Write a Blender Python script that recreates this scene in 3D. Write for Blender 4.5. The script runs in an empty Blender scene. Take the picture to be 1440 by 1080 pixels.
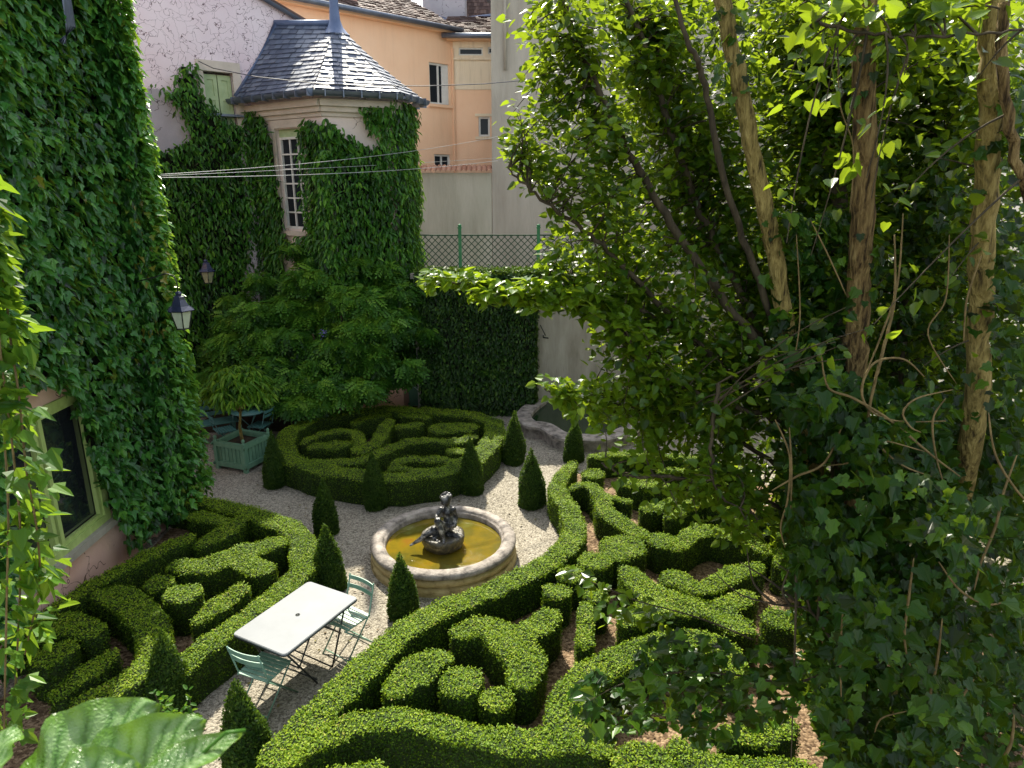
import bpy, math, random
import numpy as np
from mathutils import Vector, Matrix
rng = np.random.default_rng(7)
random.seed(7)
C = bpy.context.scene.collection
PI = math.pi

# ------------------------------------------------------------------ survey: camera and ground coordinates
F, HORIZON, EYE = 960.0, 262.0, 5.4
PITCH = math.atan((540 - HORIZON) / F)
CP, SP = math.cos(PITCH), math.sin(PITCH)
def ray(x, y):
    u = (x - 720) / F; v = (540 - y) / F
    return np.array([u, CP + v * SP, -SP + v * CP])
def P(x, y, z=0.0):                       # point of the survey at height z
    d = ray(x, y); return np.array([0, 0, EYE]) + (z - EYE) / d[2] * d
def PY(x, y, Y):                          # point of the survey at distance Y
    d = ray(x, y); return np.array([0, 0, EYE]) + Y / d[1] * d
def PW(x, y, O, n):                       # point of the survey on a vertical wall
    d = ray(x, y); e = np.array([0, 0, EYE]); n = np.array(n)
    return e + np.dot(np.array(O) - e, n) / np.dot(d, n) * d
def proj(Q):
    Q = np.asarray(Q) - np.array([0, 0, EYE])
    z = Q[:, 1] * CP - Q[:, 2] * SP; v = Q[:, 1] * SP + Q[:, 2] * CP
    return 720 + F * Q[:, 0] / z, 540 - F * v / z
def inpoly(x, y, poly):
    r = np.zeros(len(x), bool); n = len(poly)
    for i in range(n):
        x1, y1 = poly[i]; x2, y2 = poly[(i + 1) % n]
        if y1 == y2: continue
        c = ((y1 > y) != (y2 > y)) & (x < (x2 - x1) * (y - y1) / (y2 - y1) + x1)
        r ^= c
    return r

# ------------------------------------------------------------------ materials
def newmat(name):
    m = bpy.data.materials.new(name); m.use_nodes = True
    nt = m.node_tree; nt.nodes.clear()
    out = nt.nodes.new('ShaderNodeOutputMaterial')
    return m, nt, out
def nd(nt, t, **kw):
    n = nt.nodes.new(t)
    for k, v in kw.items():
        if k in n.inputs: n.inputs[k].default_value = v
        else: setattr(n, k, v)
    return n
def ramp(nt, fac, stops):
    r = nt.nodes.new('ShaderNodeValToRGB')
    cr = r.color_ramp
    while len(cr.elements) < len(stops): cr.elements.new(0.5)
    for e, (p, c) in zip(cr.elements, stops):
        e.position = p; e.color = (*c, 1) if len(c) == 3 else c
    nt.links.new(fac, r.inputs[0]); return r.outputs[0]
def leafmat(name, stops, trans, tmix=0.35, rough=0.45, spec=0.4, patch=0.35, pscale=1.2):
    m, nt, out = newmat(name)
    a = nd(nt, 'ShaderNodeAttribute', attribute_name='rnd')
    g = nd(nt, 'ShaderNodeNewGeometry')
    nz = nd(nt, 'ShaderNodeTexNoise', Scale=pscale, Detail=3.0)
    nt.links.new(g.outputs['Position'], nz.inputs['Vector'])
    mx = nd(nt, 'ShaderNodeMath', operation='MULTIPLY_ADD'); mx.inputs[1].default_value = patch * 2; 
    nt.links.new(nz.outputs[0], mx.inputs[0])
    ad = nd(nt, 'ShaderNodeMath', operation='MULTIPLY_ADD'); ad.inputs[1].default_value = 1.0; ad.inputs[2].default_value = -patch
    nt.links.new(a.outputs['Fac'], ad.inputs[0]); nt.links.new(ad.outputs[0], mx.inputs[2])
    col = ramp(nt, mx.outputs[0], stops)
    bs = nd(nt, 'ShaderNodeBsdfPrincipled', Roughness=rough); bs.inputs['Specular IOR Level'].default_value = spec
    nt.links.new(col, bs.inputs['Base Color'])
    tr = nd(nt, 'ShaderNodeBsdfTranslucent')
    mt = nd(nt, 'ShaderNodeMix', data_type='RGBA', blend_type='MIX'); mt.inputs[0].default_value = 0.35
    nt.links.new(col, mt.inputs[7]); mt.inputs[6].default_value = (*trans, 1)
    nt.links.new(mt.outputs[2], tr.inputs[0])
    ms = nd(nt, 'ShaderNodeMixShader'); ms.inputs[0].default_value = tmix
    nt.links.new(bs.outputs[0], ms.inputs[1]); nt.links.new(tr.outputs[0], ms.inputs[2])
    nt.links.new(ms.outputs[0], out.inputs[0])
    return m
def surf(name, stops, scale=4.0, rough=0.8, bump=0.3, bscale=30.0, stretch=(1, 1, 1), metal=0.0, spec=0.3, detail=6.0, use_rnd=0.0, obj=False, dist=0.02, stain=0.0):
    m, nt, out = newmat(name)
    if obj:
        tc = nd(nt, 'ShaderNodeTexCoord'); src = tc.outputs['Object']
    else:
        g = nd(nt, 'ShaderNodeNewGeometry'); src = g.outputs['Position']
    mp = nd(nt, 'ShaderNodeMapping'); mp.inputs['Scale'].default_value = stretch
    nt.links.new(src, mp.inputs[0])
    nz = nd(nt, 'ShaderNodeTexNoise', Scale=scale, Detail=detail); nz.inputs['Roughness'].default_value = 0.62
    nt.links.new(mp.outputs[0], nz.inputs['Vector'])
    fac = nz.outputs[0]
    if use_rnd:
        a = nd(nt, 'ShaderNodeAttribute', attribute_name='rnd')
        q = nd(nt, 'ShaderNodeMix'); q.inputs[0].default_value = use_rnd
        nt.links.new(fac, q.inputs[2]); nt.links.new(a.outputs['Fac'], q.inputs[3]); fac = q.outputs[0]
    col = ramp(nt, fac, stops)
    if stain:
        m2 = nd(nt, 'ShaderNodeMapping'); m2.inputs['Scale'].default_value = (2.6, 2.6, 0.28); nt.links.new(src, m2.inputs[0])
        ns = nd(nt, 'ShaderNodeTexNoise', Scale=1.3, Detail=8.0); ns.inputs['Roughness'].default_value = 0.7; nt.links.new(m2.outputs[0], ns.inputs['Vector'])
        sr = ramp(nt, ns.outputs[0], [(0.34, (0.52, 0.48, 0.43)), (0.52, (1, 1, 1))])
        mu = nd(nt, 'ShaderNodeMix', data_type='RGBA', blend_type='MULTIPLY'); mu.inputs[0].default_value = stain
        nt.links.new(col, mu.inputs[6]); nt.links.new(sr, mu.inputs[7]); col = mu.outputs[2]
    bs = nd(nt, 'ShaderNodeBsdfPrincipled', Roughness=rough, Metallic=metal); bs.inputs['Specular IOR Level'].default_value = spec
    nt.links.new(col, bs.inputs['Base Color'])
    if bump:
        n2 = nd(nt, 'ShaderNodeTexNoise', Scale=bscale, Detail=5.0); nt.links.new(mp.outputs[0], n2.inputs['Vector'])
        b = nd(nt, 'ShaderNodeBump', Strength=bump, Distance=dist); nt.links.new(n2.outputs[0], b.inputs['Height'])
        nt.links.new(b.outputs[0], bs.inputs['Normal'])
    nt.links.new(bs.outputs[0], out.inputs[0])
    return m
def gravelmat(name, stops, scale=50.0, big=None, bump=0.7):
    m, nt, out = newmat(name)
    g = nd(nt, 'ShaderNodeNewGeometry')
    vo = nd(nt, 'ShaderNodeTexVoronoi', Scale=scale); nt.links.new(g.outputs['Position'], vo.inputs['Vector'])
    sx = nd(nt, 'ShaderNodeSeparateColor'); nt.links.new(vo.outputs['Color'], sx.inputs[0])
    nz = nd(nt, 'ShaderNodeTexNoise', Scale=1.6, Detail=5.0); nt.links.new(g.outputs['Position'], nz.inputs['Vector'])
    q = nd(nt, 'ShaderNodeMix'); q.inputs[0].default_value = 0.3
    nt.links.new(sx.outputs[0], q.inputs[2]); nt.links.new(nz.outputs[0], q.inputs[3])
    col = ramp(nt, q.outputs[0], stops)
    n3 = nd(nt, 'ShaderNodeTexNoise', Scale=22.0, Detail=2.0); nt.links.new(g.outputs['Position'], n3.inputs['Vector'])
    dk = ramp(nt, n3.outputs[0], [(0.30, (0.45, 0.45, 0.45)), (0.5, (1, 1, 1))])
    mu = nd(nt, 'ShaderNodeMix', data_type='RGBA', blend_type='MULTIPLY'); mu.inputs[0].default_value = 0.55
    nt.links.new(col, mu.inputs[6]); nt.links.new(dk, mu.inputs[7])
    bs = nd(nt, 'ShaderNodeBsdfPrincipled', Roughness=0.9); bs.inputs['Specular IOR Level'].default_value = 0.2
    nt.links.new(mu.outputs[2], bs.inputs['Base Color'])
    b = nd(nt, 'ShaderNodeBump', Strength=bump, Distance=0.02); b.invert = True
    nt.links.new(vo.outputs['Distance'], b.inputs['Height']); nt.links.new(b.outputs[0], bs.inputs['Normal'])
    nt.links.new(bs.outputs[0], out.inputs[0])
    return m
def crackmat(name, c1, c2, crack, scale=2.2, width=0.012, amount=0.55, bscale=25):
    m, nt, out = newmat(name)
    g = nd(nt, 'ShaderNodeNewGeometry')
    nz = nd(nt, 'ShaderNodeTexNoise', Scale=0.9, Detail=7.0); nt.links.new(g.outputs['Position'], nz.inputs['Vector'])
    col = ramp(nt, nz.outputs[0], [(0.3, c1), (0.7, c2)])
    wob = nd(nt, 'ShaderNodeTexNoise', Scale=3.0, Detail=3.0); nt.links.new(g.outputs['Position'], wob.inputs['Vector'])
    ad = nd(nt, 'ShaderNodeMix', data_type='RGBA', blend_type='ADD'); ad.inputs[0].default_value = 0.7
    nt.links.new(g.outputs['Position'], ad.inputs[6]); nt.links.new(wob.outputs['Color'], ad.inputs[7])
    vo = nd(nt, 'ShaderNodeTexVoronoi', Scale=scale, feature='DISTANCE_TO_EDGE'); nt.links.new(ad.outputs[2], vo.inputs['Vector'])
    ln = nd(nt, 'ShaderNodeMath', operation='LESS_THAN'); ln.inputs[1].default_value = width
    nt.links.new(vo.outputs['Distance'], ln.inputs[0])
    n2 = nd(nt, 'ShaderNodeTexNoise', Scale=1.7, Detail=4.0); nt.links.new(g.outputs['Position'], n2.inputs['Vector'])
    gt = nd(nt, 'ShaderNodeMath', operation='GREATER_THAN'); gt.inputs[1].default_value = 1 - amount
    nt.links.new(n2.outputs[0], gt.inputs[0])
    mm = nd(nt, 'ShaderNodeMath', operation='MULTIPLY'); nt.links.new(ln.outputs[0], mm.inputs[0]); nt.links.new(gt.outputs[0], mm.inputs[1])
    mx = nd(nt, 'ShaderNodeMix', data_type='RGBA'); nt.links.new(mm.outputs[0], mx.inputs[0])
    nt.links.new(col, mx.inputs[6]); mx.inputs[7].default_value = (*crack, 1)
    bs = nd(nt, 'ShaderNodeBsdfPrincipled', Roughness=0.9); bs.inputs['Specular IOR Level'].default_value = 0.2
    nt.links.new(mx.outputs[2], bs.inputs['Base Color'])
    n4 = nd(nt, 'ShaderNodeTexNoise', Scale=bscale, Detail=5.0); nt.links.new(g.outputs['Position'], n4.inputs['Vector'])
    b = nd(nt, 'ShaderNodeBump', Strength=0.4, Distance=0.02); nt.links.new(n4.outputs[0], b.inputs['Height']); nt.links.new(b.outputs[0], bs.inputs['Normal'])
    nt.links.new(bs.outputs[0], out.inputs[0])
    return m
def glassmat(name, tint=(0.02, 0.025, 0.03), rough=0.04, ior=1.5, spec=0.5):
    m, nt, out = newmat(name)
    bs = nd(nt, 'ShaderNodeBsdfPrincipled', Roughness=rough); bs.inputs['Base Color'].default_value = (*tint, 1)
    bs.inputs['Specular IOR Level'].default_value = spec; bs.inputs['IOR'].default_value = ior
    g = nd(nt, 'ShaderNodeNewGeometry'); nz = nd(nt, 'ShaderNodeTexNoise', Scale=2.0, Detail=1.0); nt.links.new(g.outputs['Position'], nz.inputs['Vector'])
    b = nd(nt, 'ShaderNodeBump', Strength=0.08, Distance=0.05); nt.links.new(nz.outputs[0], b.inputs['Height']); nt.links.new(b.outputs[0], bs.inputs['Normal'])
    nt.links.new(bs.outputs[0], out.inputs[0]); return m

M = {}
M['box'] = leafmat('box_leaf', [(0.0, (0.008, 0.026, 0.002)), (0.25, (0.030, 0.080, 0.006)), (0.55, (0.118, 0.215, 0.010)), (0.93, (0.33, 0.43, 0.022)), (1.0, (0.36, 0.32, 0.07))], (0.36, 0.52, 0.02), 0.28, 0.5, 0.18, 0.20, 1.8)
M['boxcore'] = surf('box_twig_shade', [(0.3, (0.010, 0.022, 0.003)), (0.7, (0.028, 0.050, 0.006))], 20, 0.9, 0.6, 60)  # dark twig core; shade between the leaves put into its colour
M['yew'] = leafmat('yew_leaf', [(0.0, (0.005, 0.018, 0.003)), (0.55, (0.022, 0.060, 0.007)), (1.0, (0.09, 0.155, 0.016))], (0.24, 0.40, 0.03), 0.28, 0.5, 0.18, 0.25, 3.0)
M['ivy'] = leafmat('creeper_leaf', [(0.0, (0.004, 0.022, 0.004)), (0.25, (0.016, 0.082, 0.015)), (0.55, (0.048, 0.190, 0.034)), (0.95, (0.125, 0.33, 0.040)), (1.0, (0.22, 0.20, 0.03))], (0.33, 0.52, 0.03), 0.30, 0.30, 0.42, 0.28, 0.9)
M['ivycore'] = surf('creeper_stem_shade', [(0.3, (0.004, 0.008, 0.003)), (0.7, (0.014, 0.017, 0.008))], 12, 0.9, 0.6, 40)  # stem mat coloured near black, painting shade into gaps between leaves
M['ivyback'] = leafmat('climber_leaf', [(0.0, (0.004, 0.024, 0.003)), (0.3, (0.022, 0.098, 0.012)), (0.6, (0.060, 0.195, 0.020)), (1.0, (0.15, 0.34, 0.028))], (0.30, 0.50, 0.03), 0.28, 0.34, 0.36, 0.34, 0.7)
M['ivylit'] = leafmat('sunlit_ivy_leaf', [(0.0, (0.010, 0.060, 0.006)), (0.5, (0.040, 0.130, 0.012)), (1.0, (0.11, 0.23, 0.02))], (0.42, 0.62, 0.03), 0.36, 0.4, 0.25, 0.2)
M['darkhedge'] = leafmat('dark_hedge_leaf', [(0.0, (0.003, 0.016, 0.002)), (0.55, (0.018, 0.062, 0.007)), (1.0, (0.10, 0.19, 0.016))], (0.25, 0.38, 0.03), 0.22, 0.4, 0.3, 0.2)
M['wist'] = leafmat('wisteria_leaf', [(0.0, (0.004, 0.026, 0.003)), (0.3, (0.020, 0.082, 0.008)), (0.6, (0.060, 0.175, 0.016)), (1.0, (0.16, 0.31, 0.028))], (0.34, 0.52, 0.03), 0.28, 0.45, 0.25, 0.4, 0.9)
M['tree'] = leafmat('tree_leaf', [(0.0, (0.004, 0.022, 0.002)), (0.5, (0.024, 0.078, 0.006)), (1.0, (0.11, 0.20, 0.013))], (0.50, 0.66, 0.025), 0.42, 0.28, 0.32, 0.3, 1.5)
M['ivytree'] = leafmat('tree_ivy_leaf', [(0.0, (0.002, 0.010, 0.001)), (0.6, (0.013, 0.055, 0.005)), (1.0, (0.08, 0.17, 0.013))], (0.34, 0.50, 0.02), 0.22, 0.33, 0.22, 0.32, 1.5)
M['lance'] = leafmat('lance_leaf', [(0.0, (0.020, 0.090, 0.008)), (0.5, (0.085, 0.22, 0.018)), (1.0, (0.20, 0.34, 0.028))], (0.35, 0.52, 0.03), 0.3, 0.4, 0.25, 0.2)
M['bark'] = surf('tan_bark', [(0.32, (0.05, 0.036, 0.012)), (0.46, (0.25, 0.19, 0.055)), (0.7, (0.46, 0.36, 0.12))], 11, 0.9, 1.0, 22, (2.4, 2.4, 0.5), dist=0.05)
M['barkred'] = surf('peeling_bark', [(0.36, (0.04, 0.024, 0.008)), (0.5, (0.21, 0.14, 0.05)), (0.74, (0.42, 0.31, 0.12))], 12, 0.9, 1.0, 24, (2.6, 2.6, 0.35), dist=0.06)
M['barkdark'] = surf('dark_bark', [(0.3, (0.025, 0.020, 0.012)), (0.7, (0.10, 0.08, 0.045))], 8, 0.9, 0.8, 20, (2, 2, 0.4))
M['liana'] = surf('liana_stem', [(0.3, (0.09, 0.065, 0.022)), (0.7, (0.25, 0.18, 0.07))], 12, 0.8, 0.4, 50)
M['gravel'] = gravelmat('pale_gravel', [(0.12, (0.125, 0.11, 0.083)), (0.5, (0.30, 0.27, 0.212)), (0.85, (0.435, 0.395, 0.318))])
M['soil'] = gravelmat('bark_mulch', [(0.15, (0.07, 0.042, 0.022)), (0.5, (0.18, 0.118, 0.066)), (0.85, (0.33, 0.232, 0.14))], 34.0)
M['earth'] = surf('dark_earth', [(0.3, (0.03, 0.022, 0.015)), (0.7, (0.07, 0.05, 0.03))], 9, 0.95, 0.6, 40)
M['pinkwall'] = crackmat('crackled_pink_render', (0.66, 0.55, 0.58), (0.74, 0.66, 0.68), (0.16, 0.115, 0.125), 4.6, 0.015, 0.72)
M['greypatch'] = crackmat('grey_patched_render', (0.30, 0.29, 0.31), (0.45, 0.43, 0.45), (0.07, 0.06, 0.06), 2.4, 0.012, 0.5)
M['plaster'] = crackmat('peach_plaster', (0.62, 0.37, 0.28), (0.72, 0.50, 0.40), (0.12, 0.07, 0.05), 1.6, 0.010, 0.5)
M['towerwall'] = crackmat('tower_render', (0.62, 0.52, 0.46), (0.72, 0.62, 0.55), (0.16, 0.11, 0.09), 2.0, 0.010, 0.45)
M['towerbase'] = crackmat('salmon_base_render', (0.60, 0.33, 0.23), (0.68, 0.41, 0.30), (0.2, 0.1, 0.07), 1.2, 0.006, 0.4)
M['orange'] = surf('apricot_render', [(0.25, (0.88, 0.56, 0.34)), (0.75, (0.92, 0.63, 0.41))], 1.0, 0.9, 0.25, 18, stain=0.13)
M['cream'] = surf('cream_render', [(0.25, (0.78, 0.66, 0.46)), (0.75, (0.84, 0.73, 0.54))], 1.0, 0.9, 0.2, 18, stain=0.45)
M['greywall'] = surf('grey_render', [(0.25, (0.33, 0.295, 0.235)), (0.5, (0.43, 0.39, 0.315)), (0.75, (0.52, 0.475, 0.39))], 0.8, 0.95, 0.4, 14, (1.6, 1.6, 0.35), stain=0.22)
M['yardwall'] = surf('ochre_grey_render', [(0.25, (0.36, 0.34, 0.26)), (0.5, (0.45, 0.43, 0.33)), (0.75, (0.54, 0.51, 0.41))], 0.9, 0.95, 0.4, 14, (1.6, 1.6, 0.35), stain=0.22)
M['stonewall'] = surf('stained_stone', [(0.2, (0.20, 0.18, 0.14)), (0.5, (0.36, 0.33, 0.27)), (0.8, (0.48, 0.45, 0.38))], 1.6, 0.9, 0.5, 12, (1.8, 1.8, 0.5), stain=0.22)
M['stone'] = surf('basin_stone', [(0.30, (0.06, 0.055, 0.05)), (0.48, (0.25, 0.22, 0.19)), (0.72, (0.46, 0.41, 0.36))], 6.0, 0.75, 0.5, 30)
M['ochre'] = surf('ochre_stained_bounce_stone', [(0.28, (0.10, 0.07, 0.03)), (0.46, (0.44, 0.33, 0.15)), (0.75, (0.62, 0.50, 0.26))], 5.0, 0.8, 0.5, 30, (1, 1, 1.6))  # ochre staining, with yellow reflected light put into the colour
M['trimstone'] = surf('limestone_trim', [(0.25, (0.46, 0.41, 0.33)), (0.75, (0.62, 0.56, 0.47))], 3.0, 0.85, 0.4, 25)
M['slate'] = surf('blue_slate', [(0.1, (0.030, 0.044, 0.080)), (0.5, (0.062, 0.084, 0.132)), (0.9, (0.13, 0.155, 0.20))], 2.5, 0.56, 0.3, 30, use_rnd=0.7, spec=1.0)
M['tile'] = surf('brown_roof_tile', [(0.1, (0.06, 0.040, 0.036)), (0.5, (0.115, 0.075, 0.065)), (0.9, (0.22, 0.15, 0.125))], 3.0, 0.7, 0.3, 25, use_rnd=0.6, spec=0.2)
M['terra'] = surf('terracotta_tile', [(0.2, (0.34, 0.16, 0.10)), (0.8, (0.52, 0.30, 0.20))], 8.0, 0.7, 0.3, 25, use_rnd=0.6)
M['zinc'] = surf('zinc_sheet', [(0.3, (0.10, 0.125, 0.17)), (0.7, (0.17, 0.20, 0.25))], 3.0, 0.35, 0.1, 15, metal=0.5, spec=0.6)
M['lead'] = surf('blue_lead_flashing', [(0.3, (0.07, 0.105, 0.19)), (0.7, (0.12, 0.165, 0.27))], 3.0, 0.45, 0.1, 15, metal=0.2, spec=0.5)
M['winglass'] = glassmat('window_glass', ior=2.6)
M['winglassdim'] = glassmat('dark_window_glass', rough=0.12, spec=0.12)
M['whitepaint'] = surf('white_paint', [(0.3, (0.62, 0.63, 0.58)), (0.7, (0.76, 0.77, 0.72))], 6.0, 0.5, 0.1, 30)
M['limepaint'] = surf('lime_green_paint', [(0.3, (0.33, 0.44, 0.13)), (0.7, (0.46, 0.58, 0.20))], 5.0, 0.5, 0.2, 25, (3, 3, 0.6))
M['shutter'] = surf('sage_green_paint', [(0.3, (0.30, 0.40, 0.20)), (0.7, (0.42, 0.52, 0.29))], 5.0, 0.6, 0.2, 25)
M['planter'] = surf('planter_green_paint', [(0.3, (0.095, 0.205, 0.125)), (0.7, (0.15, 0.29, 0.185))], 5.0, 0.55, 0.2, 25, (2, 2, 0.7))
M['planterdark'] = surf('dark_green_paint', [(0.3, (0.045, 0.11, 0.06)), (0.7, (0.075, 0.16, 0.09))], 5.0, 0.55, 0.2, 25)
M['chair'] = surf('chair_green_paint', [(0.3, (0.13, 0.25, 0.18)), (0.7, (0.19, 0.34, 0.25))], 9.0, 0.35, 0.05, 30, spec=0.5)
M['chairteal'] = surf('teal_paint', [(0.3, (0.04, 0.125, 0.115)), (0.7, (0.07, 0.18, 0.165))], 9.0, 0.4, 0.05, 30, spec=0.5)
M['tabletop'] = surf('pale_grey_enamel', [(0.25, (0.195, 0.21, 0.222)), (0.75, (0.24, 0.255, 0.268))], 3.0, 0.55, 0.03, 6, spec=0.25)
M['iron'] = surf('dark_iron', [(0.3, (0.022, 0.026, 0.024)), (0.7, (0.05, 0.055, 0.05))], 20.0, 0.45, 0.1, 60, metal=0.3)
M['fencegreen'] = surf('fence_green_paint', [(0.3, (0.035, 0.16, 0.06)), (0.7, (0.06, 0.24, 0.10))], 8.0, 0.5, 0.1, 30)
M['lattice'] = surf('dark_green_lattice', [(0.3, (0.018, 0.055, 0.028)), (0.7, (0.035, 0.09, 0.045))], 8.0, 0.6, 0.1, 30)
M['bronze'] = surf('weathered_bronze', [(0.40, (0.010, 0.011, 0.014)), (0.53, (0.06, 0.06, 0.064)), (0.66, (0.36, 0.35, 0.32))], 11.0, 0.32, 0.5, 40, metal=0.2, spec=0.6, obj=True)
M['bowlstone'] = surf('dark_wet_stone', [(0.3, (0.022, 0.02, 0.016)), (0.55, (0.07, 0.06, 0.035)), (0.8, (0.24, 0.19, 0.09))], 16.0, 0.4, 0.8, 30, spec=0.6)
M['lampcap'] = surf('lantern_navy_enamel', [(0.3, (0.016, 0.020, 0.045)), (0.7, (0.032, 0.040, 0.085))], 5.0, 0.25, 0.05, 30, spec=0.8)
M['lampglass'] = surf('frosted_lantern_glass', [(0.3, (0.45, 0.52, 0.40)), (0.7, (0.60, 0.66, 0.52))], 5.0, 0.15, 0.05, 20, spec=0.6)
M['lampglassold'] = surf('hazy_lantern_glass', [(0.3, (0.16, 0.19, 0.12)), (0.7, (0.34, 0.34, 0.20))], 5.0, 0.15, 0.05, 20, spec=0.6)
M['cable'] = surf('grey_cable', [(0.3, (0.32, 0.33, 0.32)), (0.7, (0.45, 0.46, 0.45))], 9.0, 0.5, 0.0)
M['cabledark'] = surf('black_cable', [(0.3, (0.03, 0.03, 0.035)), (0.7, (0.10, 0.10, 0.11))], 30.0, 0.5, 0.0)
M['rust'] = surf('rust_brown_wood', [(0.3, (0.16, 0.07, 0.035)), (0.7, (0.33, 0.16, 0.08))], 10.0, 0.8, 0.6, 30, (2, 2, 0.4))
M['palehouse'] = surf('pale_sunlit_render', [(0.3, (0.62, 0.58, 0.53)), (0.7, (0.74, 0.70, 0.66))], 1.0, 0.9, 0.2, 18, stain=0.22)
M['edging'] = surf('rusty_edging', [(0.3, (0.07, 0.03, 0.02)), (0.7, (0.15, 0.07, 0.045))], 6.0, 0.8, 0.3, 30)
M['bgreen'] = M['wist']

def watermat():
    m, nt, out = newmat('murky_yellow_water')
    g = nd(nt, 'ShaderNodeNewGeometry')
    nz = nd(nt, 'ShaderNodeTexNoise', Scale=2.4, Detail=4.0); nt.links.new(g.outputs['Position'], nz.inputs['Vector'])
    col = ramp(nt, nz.outputs[0], [(0.30, (0.13, 0.13, 0.03)), (0.42, (0.10, 0.085, 0.012)), (0.60, (0.17, 0.12, 0.009)), (0.75, (0.20, 0.09, 0.013))])
    bs = nd(nt, 'ShaderNodeBsdfPrincipled', Roughness=0.03); bs.inputs['Specular IOR Level'].default_value = 0.7
    nt.links.new(col, bs.inputs['Base Color'])
    n2 = nd(nt, 'ShaderNodeTexNoise', Scale=9.0, Detail=2.0); nt.links.new(g.outputs['Position'], n2.inputs['Vector'])
    b = nd(nt, 'ShaderNodeBump', Strength=0.08, Distance=0.03); nt.links.new(n2.outputs[0], b.inputs['Height']); nt.links.new(b.outputs[0], bs.inputs['Normal'])
    nt.links.new(bs.outputs[0], out.inputs[0]); return m
M['water'] = watermat()
M['darkwater'] = glassmat('dark_pool_water', (0.012, 0.03, 0.012), 0.08)

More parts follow.
